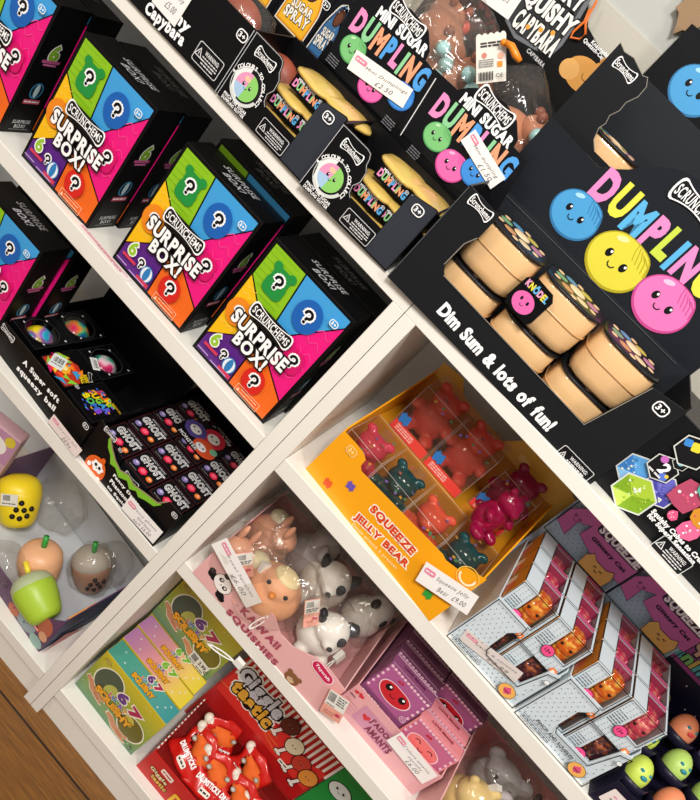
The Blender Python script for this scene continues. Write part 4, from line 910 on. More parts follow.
def clear_carton(loc,rz,W,D,H,jm,label,bandc='#e8463c',group='clear boxed jelly bears',tilt=0,bs=1.38):
    t=thing('boxed_jelly_bear',label,'toy box',loc,0,group,rot=(tilt,0,rz))
    mb=MB(); mb.box(0,0,.0003,W,D,H,CLEARBOX); em=mat('#e9e4de',.2,'edge',Alpha=.4)
    for (a,b) in (((0,0,H),(W,0,H)),((0,D,H),(W,D,H)),((0,0,H),(0,D,H)),((W,0,H),(W,D,H)),((0,0,.001),(0,0,H)),((W,0,.001),(W,0,H))): mb.tube([a,b],.00032,em,5)
    mb.build('clear_box',t)
    bear(t,jm,(W/2,D*.5,.004),(0,0,0),bs)
    p=P(t,front(0)); p.rect(.001,.001,W-.001,H*.20,bandc); 
    for i in range(3): p.lines(W*.12,W*.6,H*(.15-.04*i),.0018,'#f8c8bc')
    x,y=W*.16,H*.30; p.rrect(x,y,.015,.013,.001,'#2f78c0',.2)
    for d in (-1,1): p.ell(x+d*.004,y+.0065,.002,.002,'#2f78c0',n=10); p.ell(x+d*.004,y-.0065,.002,.002,'#2f78c0',n=10)
    r=random.Random(int(loc[0]*1e4))
    for i in range(5): p.rrect(W*(.1+.8*r.random()),H*(.85+.1*r.random()),.004,.003,.0005,r.choice(['#7a5aa0','#c08a30','#4a7a50']),r.random())
    p.build('printed_band')
    p=P(t,top(H))
    for i in range(6): p.rrect(W*(.06+.88*r.random()),D*(.1+.8*r.random()),.005,.004,.0006,r.choice(['#6a5a80','#a07a40','#5a7a60','#a0584a','#4a5a70']),r.random()*3)
    p.build('printed_confetti'); return t
for i,(c,l) in enumerate([('pink','clear box with a pink jelly bear, left end of the orange tray front row'),('teal','clear box with a dark teal jelly bear, second in the orange tray front row'),('coral','clear box with a coral jelly bear, third in the orange tray front row'),('teal','clear box with a dark teal jelly bear at the right end, behind the price label')]):
    clear_carton(jloc(.004+i*.0590,.006,.0025),jrz,.057,.080,.083,JC[c],l)
clear_carton(jloc(.020,.097,.080),jrz+.04,.064,.070,.080,JC['red'],'clear box with a red jelly bear, upper left of the two raised boxes',bs=1.38)
clear_carton(jloc(.0865,.0995,.080),jrz+.04,.064,.070,.080,JC['red'],'clear box with a red jelly bear, upper right beside the loose magenta bear',bs=1.38)
clear_carton(jloc(.165,.125,.080),jrz,.06,.05,.07,JC['magenta'],'clear box with a magenta jelly bear behind the loose bear')
t=thing('loose_jelly_bear','unboxed magenta jelly bear leaning on top of the clear boxes in the orange tray','toy',jloc(.190,.068,.0905),0,rot=(0,.22,.95))
bear(t,JC['magenta'],(0,0,.001),(0,0,0),1.28,'bear_body')
price_label([('Squeeze Jelly',.08,.16,.6,.24),('Bear  £9.00',.14,-.2,.52,.24)],(421,571),(473,606),.031,-.007,'white price label across the right corner of the orange jelly bear tray')
# ============================================================ GLITTER CAT TRAYS
def glit(name,c1,c2):
    m=bpy.data.materials.new(name); m.use_nodes=True; nt=m.node_tree; b=nt.nodes['Principled BSDF']; b.inputs['Roughness'].default_value=.15; b.inputs['Coat Weight'].default_value=.6
    tc=nt.nodes.new('ShaderNodeTexCoord'); n=nt.nodes.new('ShaderNodeTexNoise'); n.inputs['Scale'].default_value=170; n.inputs['Detail'].default_value=2
    rp=nt.nodes.new('ShaderNodeValToRGB'); e=rp.color_ramp.elements; e[0].position=.45; e[0].color=lin(c1); e[1].position=.68; e[1].color=lin(c2)
    nt.links.new(tc.outputs['Object'],n.inputs['Vector']); nt.links.new(n.outputs['Fac'],rp.inputs[0]); nt.links.new(rp.outputs[0],b.inputs['Base Color']); return m
GO=glit('orange_glitter','#e8641a','#ffc04a'); GP=glit('pink_glitter','#d83a5c','#ffa08a'); GD=glit('plum_glitter','#4a1430','#c86a3a')
PW='#cfdbe2'
def cat_carton(gm):
    W,D,H=.0545,.0425,.0615
    t=thing('glitter_cat_box','x','toy box'); m=card(PW,.35); mb=MB(); th=.0008; k=.0004
    mb.box(0,0,.0003,W,D,.001,m); mb.box(0,D-th,.001,W,D,H,m); mb.box(W-th,0,.001,W,D,H,m); mb.box(0,0,.001,th,D,H,card('#d8831e',.35))
    wx0,wx1,wz,wy=W*.40,W*.92,H*.36,D*.80
    mb.box(th,0,.001,wx0,th,H-th,m); mb.box(wx1,0,.001,W-th,th,H-th,m); mb.box(wx0,0,.001,wx1,th,wz,m)
    mb.box(th,0,H-th,wx0,D-th,H,m); mb.box(wx1,0,H-th,W-th,D-th,H,m); mb.box(wx0,wy,H-th,wx1,D-th,H,m)
    mb.build('carton_body',t)
    f=MB(); f.box(wx0,.0002,wz,wx1,.0005,H-.0004,PANE); f.box(wx0,.0005,H-.0006,wx1,wy,H-.0003,PANE); f.build('window_film',t)
    c=MB(); x=(wx0+wx1)/2; sq=lambda v: v/max(.72,(abs(v.x)**4+abs(v.y)**4+abs(v.z)**4)**.25)
    c.ell((x,D*.44,H*.49),((wx1-wx0)*.52,D*.30,H*.44),gm,fn=sq); c.ell((x,D*.20,H*.60),((wx1-wx0)*.44,D*.10,H*.16),gm,fn=sq)
    for s in (-1,1): c.lathe([(.0055,0),(.003,.004),(.0003,.007)],gm,Matrix.Translation((x+s*.008,D*.32,H*.84)),seg=10)
    c.ell((x-.007,D*.10,H*.62),(.0022,.0015,.0022),mat('#3a1010',.3),seg=8,rings=6); c.ell((x+.007,D*.10,H*.62),(.0022,.0015,.0022),mat('#3a1010',.3),seg=8,rings=6)
    c.build('cat_toy',t)
    MB().box(th,D*.82,.001,W-th,D*.83,H-th,card('#b23a5a')).build('inner_card',t)
    p=P(t,front(0)); fr_=lambda pts: p.line(pts,.0009,'#15151a',closed=True)
    for i in range(6): p.lines(W*.08,W*.34,H*(.62-.06*i),.0012,'#4a5058')
    for i in range(5):
        for j in range(9):
            xx,yy=W*(.06+.11*j),H*(.05+.07*i)
            if yy<wz-.003 or xx<wx0-.002 and yy>H*.7: p.ell(xx,yy,.0006,.0006,'#2a2a30',n=6)
    for j in range(3):
        for i in range(4): p.ell(W*(.08+.11*j),H*(.72+.07*i),.0006,.0006,'#2a2a30',n=6)
    fr_([(wx0,wz),(wx1,wz),(wx1,H),(wx0,H)]); fr_([(.0004,.0004),(W-.0004,.0004),(W-.0004,H-.0004),(.0004,H-.0004)])
    x=wx0+.003; p.ell(x,wz-.001,.0082,.0082,'#15151a'); p.ell(x,wz-.001,.0075,.0075,'#f0508e'); p.text('13+',x,wz-.001,.008,.005,'#3a0a1e',0,.03)
    p.rrect(W*.88,H*.12,.0085,.0085,.003,'#ef7a2e'); p.rrect(W*.88,H*.12,.004,.004,.0015,'#f9e0c8'); p.build('printed_front')
    p=P(t,top(H)); p.line([(.0004,.0004),(W-.0004,.0004),(W-.0004,D-.0004),(.0004,D-.0004)],.0009,'#15151a',closed=True); p.line([(wx0,0),(wx0,wy),(wx1,wy),(wx1,0)],.0009,'#15151a'); p.rect(wx0,wy,wx1,D-.001,'#c2547e'); p.build('printed_top')
    p=P(t,left(0)); p.line([(-.0004,.0004),(-D+.0004,.0004),(-D+.0004,H-.0004),(-.0004,H-.0004)],.001,'#15151a',closed=True); p.ell(-D*.4,H*.5,.009,.009,'#e2622a'); p.rrect(-D*.72,H*.5,.012,.02,.003,'#e9d8b8'); p.build('printed_side'); return t
co=cat_carton(GO); cp=cat_carton(GP); cdk=cat_carton(GD); used=set()
def getc(o):
    if o.name not in used: used.add(o.name); return o
    return copy_tree(o)
def cat_tray(loc,rz,who,label,words,pinkcol):
    t=thing('glitter_cat_tray',label,'display tray',loc,rz,'pale blue glitter cat trays'); W=.1165
    fp=[(0,0),(W,0),(W,.0905),(.0985,.086),(.091,.0335),(.042,.032),(.038,.036),(.037,.068),(.043,.0745),(.041,.079),(0,.091)]
    fp=[(0,0),(W,0),(W,.077),(.104,.071),(.0975,.027),(.046,.025),(.0415,.030),(.040,.064),(.049,.079),(.047,.0905),(0,.0905)]
    tray(t,W,.146,.09,fp,PW,cin='#7d4a1c',side_f=.088,side_b=.095,back=.0955)
    MB().box(.0022,.0490,.0022,W-.0022,.1435,.066,card('#a8651f')).build('inner_platform',t)
    MB().box(.0022,.0022,.0022,W-.0022,.0485,.0036,card('#a8651f')).build('tray_liner',t)
    p=P(t,front(-.0024))
    r=random.Random(4)
    for i in range(13):
        for j in range(17):
            x=.005+j*.0068+(.0034 if i%2 else 0); y=.004+i*.0068
            if x>W-.003: continue
            inw=(.036<x<.104 and y>.022) or (x>.100 and y>.070) or (x>.043 and y>.06)
            if not inw: p.ell(x,y,.00075,.00075,'#23242a',n=6)
    o=[(a,b) for a,b in fp]; p.line([(.0006,.0006),(W-.0006,.0006),(W-.0006,.0768),(.1045,.0705)],.0012,'#15151a'); p.line(fp[3:],.0012,'#15151a'); p.line([(.0006,.0006),(.0006,.09)],.0012,'#15151a')
    if words: p.text('PINCH AND SQUEEZE',.052,.0155+.002,.06,.0045,'#23242a',-.0,.04)
    for i in range(5): p.lines(.006,.050-(.006*i if i>2 else 0),.0115-i*.0022,.001,'#3a3c44')
    x,y=.094,.0135; p.ell(x,y,.0115,.0105,'#23242a'); p.ell(x,y,.0108,.0098,'#efb25c'); p.poly([(x-.006,y+.001),(x,y+.0075),(x+.006,y+.001),(x,y-.006)],'#e0527e'); p.text('uwu',x,y-.001,.008,.003,'#6a1a30',0,.02)
    p.ell(.110,.0635,.0035,.0035,'#23242a'); p.ell(.110,.0635,.003,.003,'#e9eef0'); p.build('printed_front')
    c,s=math.cos(rz),math.sin(rz)
    def L(x,y,z): return (loc[0]+x*c-y*s,loc[1]+x*s+y*c,R2+z)
    cn=['left','right']; rn=['front','middle','rear']
    for r_ in range(3):
        for k in range(2):
            gm=co if (r_==0 and not (who=='right' and k==1)) else cp
            o=getc(gm); o.location=L(.0030+k*.0558,.0040+r_*.0455,.0662); o.rotation_euler=(0,0,rz)
            o['label']='glitter cat box, %s column, %s row of the upper layer in the %s cat tray'%(cn[k],rn[r_],who); o['group']='glitter cat boxes in the two trays'
    for k in range(2):
        o=getc(cdk); o.location=L(.0030+k*.0558,.0040,.0038); o.rotation_euler=(0,0,rz); o['label']='dark plum cat box, %s one seen through the window of the %s cat tray'%(cn[k],who); o['group']='glitter cat boxes in the two trays'
    return t
cat_tray((.3125,.0125,R2),.01,'left','pale blue dotted cat tray with a price label on it, beside the orange tray',False,0)
cat_tray((.4325,.0110,R2),.01,'right','pale blue dotted cat tray without price label, nearer the right edge',True,0)
def cat_header(loc,rz,label):
    W,H=.115,.150; t=thing('cat_header',label,'header board',(loc[0],loc[1],R2+.0003),rz,'glitter cat header boards'); zb=.1275
    MB().box(0,-.002,0,W,0,.2485,card('#b7c9dc',.35)).build('header_card',t)
    p=P(t,M4((0,-.002,zb*.22),(1,0,0),(0,0,.78),(0,-1,0))); Z=zb
    for i in range(16):
        for j in range(14): p.ell(.005+j*.0081+(.004 if i%2 else 0),Z+.006+i*.0075,.0008,.0008,'#3a4a60',n=6)
    p.line([(.0006,Z+.001),(W-.0006,Z+.001),(W-.0006,.2478),(.0006,.2478)],.0016,'#15151a',closed=True)
    K='#2a1626'; pk='#bf5698'
    def both(pts,c): p.line(pts,.0014,K,closed=True); p.poly(pts,c)
    both([(.002,Z+.030),(.022,Z+.020),(.020,Z+.052),(.036,Z+.066),(.034,Z+.040),(.062,Z+.030),(.114,Z+.030),(.114,Z+.092),(.055,Z+.096),(.030,Z+.086),(.012,Z+.078),(.002,Z+.060)],pk)
    x0=.016; 
    p.text('= =',x0,Z+.058,.012,.004,K,-.2,.02); p.arc(x0,Z+.053,.003,3.3,6.1,.0008,K)
    both([(.022,Z+.092),(.046,Z+.088),(.046,Z+.104),(.024,Z+.107)],'#cdd8e6'); p.text('meow!',.034,Z+.098,.015,.005,K,-.1,.02)
    p.rrect(.078,Z+.078,.074,.024,.008,K); p.ctext('SQUEEZIE',.078,Z+.078,.066,.017,['#e8dfe2'],0,.05,'#6a2a58',.03,gap=.14)
    p.text('Glittery Cat',.076,Z+.052,.058,.0085,K,0,.05)
    cat=[(.062,Z+.003),(.060,Z+.024),(.066,Z+.036),(.074,Z+.029),(.092,Z+.029),(.100,Z+.037),(.105,Z+.024),(.104,Z+.003)]
    both(cat,'#d9a254'); p.text('> <',.084,Z+.020,.014,.004,K,0,.03); p.text('w',.084,Z+.014,.006,.003,K,0,.02)
    p.build('printed_header'); return t
A=at_y(544,524,.164); cat_header((A.x,.164),.01,'pale blue header board with pink and tan cats, left one, behind the left cat tray')
A=at_y(602.5,590,.163); cat_header((A.x+.002,.1655),.01,'pale blue header board with pink and tan cats, right one, behind the right cat tray')
price_label([('pinch & squeeze',.08,.12,.7,.2),('£3.99',.16,-.24,.36,.24)],(463,634),(519,678),.019,.0085,'faded pink price label on the left glitter cat tray',c='#d9cfca')
# ============================================================ ALIEN EGG TRAY
AL=(.5600,.006,R2); arz=.06
t=thing('squishy_creature_tray','dark navy tray of small squishy creatures in pods at the lower right corner','display tray',AL,arz); W=.215
tray(t,W,.19,.05,[(0,0),(W,0),(W,.045),(0,.045)],'#17152a',side_f=.05,side_b=.10)
MB().box(.0022,.0022,.0022,W-.0022,.187,.025,card('#17152a')).build('pod_platform',t)
p=P(t,front(-.0024)); p.rrect(.035,.022,.055,.026,.002,'#e9dcd8'); p.lines(.015,.055,.026,.002,'#d88a9a'); p.lines(.015,.05,.020,.002,'#777'); p.bone(.05,.040,.02,.007,t=''); p.build('printed_front')
def aloc(x,y,z): c,s=math.cos(arz),math.sin(arz); return (AL[0]+x*c-y*s,AL[1]+x*s+y*c,R2+z)
EG=[('#c9dc5a','lime yellow'),('#f0926a','coral'),('#a59ac8','lilac'),('#b8d870','pale green')]; pm=mat('#1d1a2e',.35)
def pod(x,y,z,c,label):
    t=thing('squishy_creature',label,'toy',aloc(x,y,z),0,'squishy creatures in the navy tray',rot=(-.35,0,arz+.15))
    mb=MB(); mb.lathe([(.001,0),(.016,.0),(.022,.006),(.024,.016),(.0225,.0162),(.0205,.007),(.001,.003)],pm,seg=20); mb.build('pod_holder',t)
    MB().ell((0,0,.021),(.0170,.0175,.0235),foam(c,.35),seg=20,rings=12).build('creature_body',t)
    f=MB(); f.ell((-.006,-.013,.032),(.003,.003,.002),mat('#2a8a9a',.3),seg=10,rings=6); f.ell((.006,-.013,.032),(.003,.003,.002),mat('#2a8a9a',.3),seg=10,rings=6); f.ell((.0,-.0175,.026),(.005,.002,.003),mat('#e8484a' if c=='#f0926a' else '#2a8a9a',.3),seg=10,rings=6); f.build('face_marks',t); return t
rows=['front','second','third']; 
for r_ in range(3):
    for k in range(4):
        c,cnm=EG[(k+r_*2)%4] if not (r_==1) else EG[(0,3,3,1)[k]]
        pod(.028+k*.0535,.030+r_*.058,.0262+r_*.012,c,'%s squishy creature, number %d from left in the %s row of the navy tray'%(cnm,k+1,rows[r_]))
HB=aloc(-.030,.193,.0003); t=thing('creature_header','navy header board with a magenta band and green cat face, at the right edge','header board',HB,arz)
MB().box(0,-.002,0,.245,0,.215,card('#14122a',.35)).build('header_card',t); p=P(t,front(-.002))
p.rect(.002,.115,.213,.185,'#a83a8e')
p.ctext('Squishy',.075,.164,.10,.026,['#e8b79a'],0,.05,'#241a3a',.07,gap=.14); p.ctext('animals',.075,.132,.085,.017,['#5ac0c8','#8ad070','#e8c060'],0,.05,'#241a3a',.05,gap=.14)
x,y=.018,.166; p.ell(x,y,.018,.016,'#6aa85a'); p.poly([(x-.016,y+.006),(x-.014,y+.024),(x-.003,y+.015)],'#6aa85a'); p.poly([(x+.016,y+.006),(x+.014,y+.024),(x+.003,y+.015)],'#6aa85a'); p.face(x,y,.012)
r=random.Random(2)
for i in range(14): p.ell(.01+.19*r.random(),.03+.08*r.random(),.0012,.0012,'#cfd0e8',n=6)
p.arc(.06,.09,.003,0,6.28,.0008,'#cfd0e8'); p.build('printed_header')
# ============================================================ KAWAII TRAY (right bookcase, middle shelf)
KL=(.0375,.000,R3); krz=.02
PINK='#e6b1b0'
t=thing('kawaii_squishy_tray','pale pink cardboard tray with a panda print, full of bagged animals','display tray',KL,krz); W=.258
MB().box(.0025,.0025,.0025,W-.0025,.186,.015,card('#cf9494')).build('inner_platform',t)
fp=[(0,0),(W,0),(W,.066),(.225,.070),(.20,.066),(.170,.048),(.145,.046),(.125,.058),(.11,.062),(0,.064)]
tray(t,W,.19,.065,fp,PINK,cin='#d99a9a',side_f=.064,side_b=.075)
p=P(t,front(-.0024))
x,y=p.px(223,584); s=.0155; rot=-.45
for sx,ox,oy in ((-1,-.019,-.002),(1,.008,-.019)): p.ell(x+ox*1.05,y+oy,.0075,.0062,'#15151a',.4); p.ell(x+ox*1.05-.003,y+oy+.005,.0055,.005,'#15151a',.4); p.ell(x+ox*1.05+.005,y+oy-.003,.0055,.0045,'#15151a',.4)
p.ell(x,y,s*1.05,s*.95,'#2a2224',rot); p.ell(x,y,s,s*.9,'#f3ece8',rot)
for ox,oy in ((-.005,.004),(.006,-.003)): p.ell(x+ox,y+oy,.0042,.0036,'#15151a',.6); p.ell(x+ox+.0006,y+oy+.0006,.002,.0017,'#e8e0dc')
p.ell(x-.0012,y-.003,.0012,.001,'#15151a'); p.ell(x-.003,y+.0155,.005,.004,'#15151a')
for s_,a,b,h in (('KAWAII',(243,609),(279,647),.0118),('SQUISHIES',(229,610),(277,663),.0118)):
    cx,cy,w,an=p.seg(a,b); p.ctext(s_,cx,cy,w,h,['#a8485c'],an,.055,gap=.2)
x,y=p.px(323,672); p.rrect(x,y,.040,.0185,.009,'#f6dfe2',-.1); p.rrect(x,y,.037,.016,.008,'#cc1f58',-.1); p.text('Toycraft',x,y,.028,.006,'#fff',-.1,.03)
x,y=p.px(292,678); p.ell(x,y,.012,.0105,'#8a5a3a'); p.ell(x-.009,y+.008,.004,.004,'#8a5a3a'); p.ell(x+.009,y+.008,.004,.004,'#8a5a3a'); p.ell(x,y-.003,.006,.0045,'#d9b48c'); p.face(x,y,.008)
for a in ((238,605),(248,597),(275,640)): p.ell(*p.px(*a),.0012,.0012,'#c26a80',n=8)
p.build('printed_front')
TAGP=mat('#eaa592',.5)
def toy_tag(t,loc,rot,w=.024,h=.040,name='header_tag'):
    mb=MB(); Mx=Matrix.Translation(loc)@Euler(rot).to_matrix().to_4x4(); mb.prism([(-w/2,-h/2),(w/2,-h/2),(w/2,h/2),(-w/2,h/2)],.0007,TAGP,Mx); o=mb.build(name,t)
    p=P(t,Mx@Matrix.Translation((0,0,.0007)),.0002)
    p.rect(-w*.46,0,w*.46,h*.47,'#e8e4dc')
    for i in range(8): p.rect(-w*.38+i*w*.06,h*.22,-w*.38+i*w*.06+w*.03,h*.42,'#33302e')
    p.lines(-w*.4,w*.4,h*.15,.0018,'#6a6460'); p.lines(-w*.4,w*.3,h*.08,.0018,'#6a6460'); p.rrect(w*.2,-h*.2,w*.3,h*.1,h*.04,'#c8385c'); p.lines(-w*.35,w*.1,-h*.3,.002,'#c87a70'); p.build('tag_print',parent=o)
def zip_clip(t,loc,rot,s=1):
    Mx=Matrix.Translation(loc)@Euler(rot).to_matrix().to_4x4()
    mb=MB(); mb.box(-.006*s,-.004*s,0,.006*s,.004*s,.017*s,mat('#e9e9e4',.35),Mx)
    pts=[Mx@Vector((.0045*s*math.sin(a)*(1 if True else 1),0,-.014*s+.014*s*math.cos(a))) for a in [i*math.pi/7 for i in range(14)]]
    mb.tube(pts,.0010*s,mat('#f0f0ec',.35),6,True); mb.build('plastic_clip',t)
def animal(loc,rz,kind,label,seed,s=1,tilt=(0,0),clip=None,tagp=None,grp='bagged animal squishies in the pink trays'):
    s*=1.14; t=thing('bagged_animal_toy',label,'toy',loc,0,grp,rot=(tilt[0],tilt[1],rz))
    if kind=='dog':
        m=foam('#efeae2'); d=mat('#2b2a2e',.45,'ink'); mb=MB(); mb.ell((0,0,.030*s),(.033*s,.028*s,.029*s),m); mb.ell((0,-.010*s,.055*s),(.024*s,.021*s,.020*s),m); mb.ell((0,-.029*s,.050*s),(.010*s,.008*s,.007*s),m)
        for q in (-1,1): mb.ell((.016*q*s,-.022*s,.010*s),(.010*s,.012*s,.009*s),m)
        remeshed(mb,'dog_body',t,m,.0028,2)
        for q in (-1,1): MB().ell((.021*s*q,-.006*s,.064*s),(.006*s,.009*s,.013*s),d,rot=(0,.5*q,0)).build('ear',t)
        MB().ell((.010*s,-.027*s,.060*s),(.007*s,.004*s,.008*s),d).build('eye_patch',t); MB().ell((0,-.037*s,.052*s),(.004*s,.003*s,.003*s),d,seg=10,rings=6).build('nose',t)
    elif kind=='panda':
        m=foam('#eeebe6'); d=mat('#232327',.45); mb=MB(); mb.ell((0,0,.028*s),(.034*s,.030*s,.028*s),m); mb.ell((.006*s,-.008*s,.052*s),(.025*s,.023*s,.021*s),m); remeshed(mb,'panda_body',t,m,.0028,2)
        for q in (-1,1):
            MB().ell((.006*s+.019*s*q,-.002*s,.070*s),(.008*s,.006*s,.008*s),d).build('ear',t); MB().ell((.006*s+.010*s*q,-.028*s,.056*s),(.006*s,.003*s,.0075*s),d).build('eye_patch',t)
            MB().ell((.030*s*q,-.014*s,.026*s),(.009*s,.012*s,.010*s),d).build('arm',t)
    elif kind=='bird':
        m=foam('#e9a87c'); mb=MB(); mb.ell((0,0,.030*s),(.034*s,.031*s,.030*s),m); mb.ell((0,-.006*s,.050*s),(.022*s,.021*s,.016*s),m); remeshed(mb,'bird_body',t,m,.0028,2)
        MB().ell((0,-.005*s,.063*s),(.016*s,.013*s,.006*s),foam('#e8d2a0')).build('crest',t); MB().ell((0,-.028*s,.052*s),(.004*s,.005*s,.003*s),mat('#e88a2a',.4),seg=10,rings=6).build('beak',t)
        for q in (-1,1): MB().ell((.012*s*q,-.023*s,.057*s),(.0026*s,.002*s,.0028*s),mat('#111',.2),seg=10,rings=6).build('eye',t)
    elif kind=='bear':
        m=foam('#dfc27e'); mb=MB(); mb.ell((0,0,.028*s),(.031*s,.027*s,.028*s),m); mb.ell((0,-.008*s,.054*s),(.026*s,.022*s,.021*s),m)
        for q in (-1,1): mb.ell((.018*q*s,-.004*s,.073*s),(.007*s,.005*s,.007*s),m,seg=12,rings=8)
        remeshed(mb,'bear_body',t,m,.0028,2); MB().ell((0,-.028*s,.050*s),(.008*s,.005*s,.006*s),foam('#efe0bc')).build('muzzle',t)
        for q in (-1,1): MB().ell((.009*s*q,-.029*s,.058*s),(.0024*s,.002*s,.0028*s),mat('#111',.2),seg=10,rings=6).build('eye',t)
    elif kind=='koala':
        m=foam('#b9b4b8'); mb=MB(); mb.ell((0,0,.028*s),(.031*s,.027*s,.028*s),m); mb.ell((0,-.008*s,.054*s),(.027*s,.022*s,.022*s),m)
        for q in (-1,1): mb.ell((.026*q*s,-.004*s,.066*s),(.012*s,.007*s,.012*s),m,seg=12,rings=8)
        remeshed(mb,'koala_body',t,m,.0028,2); MB().ell((0,-.030*s,.053*s),(.005*s,.004*s,.008*s),mat('#1c1c20',.3)).build('nose',t)
        for q in (-1,1): MB().ell((.012*s*q,-.027*s,.060*s),(.0026*s,.002*s,.003*s),mat('#111',.2),seg=10,rings=6).build('eye',t)
    else:
        m=foam('#d99c7c'); mb=MB(); mb.ell((0,0,.026*s),(.034*s,.028*s,.026*s),m); mb.ell((-.014*s,-.004*s,.048*s),(.019*s,.018*s,.017*s),m); remeshed(mb,'rabbit_body',t,m,.0028,2)
        MB().ell((.016*s,-.006*s,.046*s),(.016*s,.014*s,.012*s),foam('#e0d6b0')).build('belly_patch',t)
        for q in (-1,1): MB().ell((-.014*s+.008*s*q,.004*s,.070*s),(.004*s,.005*s,.014*s),m,seg=12,rings=8).build('ear',t)
    bag(t,(0,-.002*s,.038*s),(.044*s,.040*s,.046*s),seed,.22,Vector((.3,-.4,.85)).normalized())
    if clip: zip_clip(t,clip[0],clip[1])
    if tagp: toy_tag(t,*tagp)
    return t
def kp(px,z): A=at_z(px[0],px[1],z); return (A.x,A.y,z-.04)
for (px,z,rz,kind,label,seed,kw) in [
    ((258,605),.575,.1,'bird','bagged peach bird squishy in the front left of the panda print tray',21,dict(s=1.15,clip=((.018,-.034,.030),(-.5,.6,.4)),tagp=((-.030,-.026,.026),(1.2,.35,-.2)))),
    ((247,553),.585,.6,'rabbit','bagged tan rabbit squishy at the left end of the pink tray',22,dict(clip=((.020,-.030,.058),(-.4,.1,.3)),tagp=((-.012,-.036,.066),(1.1,-.5,.3)))),
    ((337,572),.590,.3,'dog','bagged white dog squishy with black ears, rearmost of the two dogs',23,dict(s=1.06)),
    ((329,626),.575,.5,'dog','bagged white dog squishy with black ears, in front above the pink logo',24,dict(s=1.0,clip=((.03,-.03,.03),(-.6,.9,.2)),tagp=((-.044,-.012,.074),(.9,-.3,.5)))),
    ((372,608),.575,1.2,'panda','bagged white panda squishy at the right end of the pink tray',25,dict(s=.95)),
    ((283,525),.590,2.4,'rabbit','bagged tan rabbit squishy in the rear left corner of the pink tray',26,dict(s=1.05)),
    ((318,545),.580,1.9,'koala','bagged grey koala squishy in the rear middle of the pink tray',27,dict())]:
    A=at_z(px[0],px[1],z); animal((A.x,max(.035,min(A.y,.16)),R3+.016),rz,kind,label,seed,**kw)
# loose plastic clip hanging over the shelf edge and stapled swing tag at the front
A=at_y(219,651,-.004); t=thing('plastic_clip','white plastic clip loop hanging from a bag over the pink tray front','clip',(A.x,-.008,A.z+.01))
mb=MB(); an=.75
c,s=math.cos(an),math.sin(an); mb.tube([(.046*k*1.0-.02+ .0*k,-.0015+.0*k,.018*k-.012+.004*math.sin(math.pi*k)) for k in [i/8 for i in range(9)]]+[(.026-.046*k,-.0015,.006-.018*k-.004*math.sin(math.pi*k)) for k in [i/8 for i in range(9)]],.0011,mat('#f2f2ee',.35),6); mb.box(.024,-.004,.004,.038,.003,.016,mat('#e9e9e4',.35)); mb.build('clip_body',t)
M0=at_y(335,706,-.006); t=thing('swing_tag','white and peach barcode swing tag hanging over the front of the pink tray','tag',(M0.x,-.006,M0.z))
Mx=Euler((math.pi/2,.32,0)).to_matrix().to_4x4(); an=.35
Mx=M4((0,0,0),(math.cos(an),0,math.sin(an)),(-math.sin(an),0,math.cos(an)),(0,-1,0))
MB().prism([(-.0155,-.0225),(.0155,-.0225),(.0155,.0225),(-.0155,.0225)],.0006,TAGP,Mx).build('tag_card',t); p=P(t,Mx,.0009)
p.rect(-.015,-.004,.015,.022,'#e9e6de')
for i in range(9): p.rect(-.0135+i*.0012,.004,-.0135+i*.0012+.0006,.019,'#2a2826')
for i in range(4): p.lines(.0,.013,.018-i*.004,.0018,'#4a4642')
p.lines(-.012,.0,-.001,.0015,'#6a6662'); p.rrect(.009,-.0105,.007,.005,.002,'#c8385c'); p.lines(-.011,.006,-.012,.002,'#c08474'); p.lines(-.011,.004,-.016,.002,'#c08474'); p.build('barcode')
price_label([('Kawaii Squishies',.06,.12,.66,.2),('£6.00',.16,-.22,.34,.24)],(219,541),(254,605),.030,-.012,'white price label with a red mark standing over the pink panda print')
# ============================================================ J'ADORE TRAY
JD=(.3060,.0385,R3)
t=thing('love_bean_tray','pale pink tray with a heart print, holding purple bean boxes','display tray',JD,.005); W=.168
fp=[(0,0),(W,0),(W,.062),(.155,.0605),(.0,.060)]
tray(t,W,.172,.06,fp,'#e0a6aa',cin='#b06a80',side_f=.062,side_b=.095)
p=P(t,front(-.0024)); p.poly([p.px(*a) for a in [(371,703),(393,692),(414,719),(397,744)]] if False else [(.030,.012),(.100,.012),(.100,.046),(.030,.046)],'#c98aa4')
for s_,y in (("J'ADORE",.038),('AMANTS',.021)): p.ctext(s_,.074 if y>.03 else .078,y,.046,.0115,['#7c2440'],0,.055,gap=.16)
def heart(x,y,k,c,ang=0):
    ca,sa=math.cos(ang),math.sin(ang); pts=[]
    for i in range(24):
        a=2*math.pi*i/24; u=16*math.sin(a)**3; v=13*math.cos(a)-5*math.cos(2*a)-2*math.cos(3*a)-math.cos(4*a); u*=k/16;v*=k/16; pts.append((x+u*ca-v*sa,y+u*sa+v*ca))
    p.poly(pts,c)
heart(.044,.031,.0065,'#d02838',.2); heart(.008,.050,.0038,'#d02838',.3); heart(.016,.051,.0048,'#d02838',-.3)
for i in range(4): p.line([(.004+i*.003,.034-i*.006),(.05+.02*i,.016-i*.004)] if False else [(.004,.030-i*.006),(.028,.030-i*.006)],.0006,'#a8647a')
p.line([(.0035,.041),(.0125,.041)],.0016,'#5a3040'); p.age(.150,.0520,.0075,c='#a8485c',bg='#e0a6aa'); p.build('printed_front')
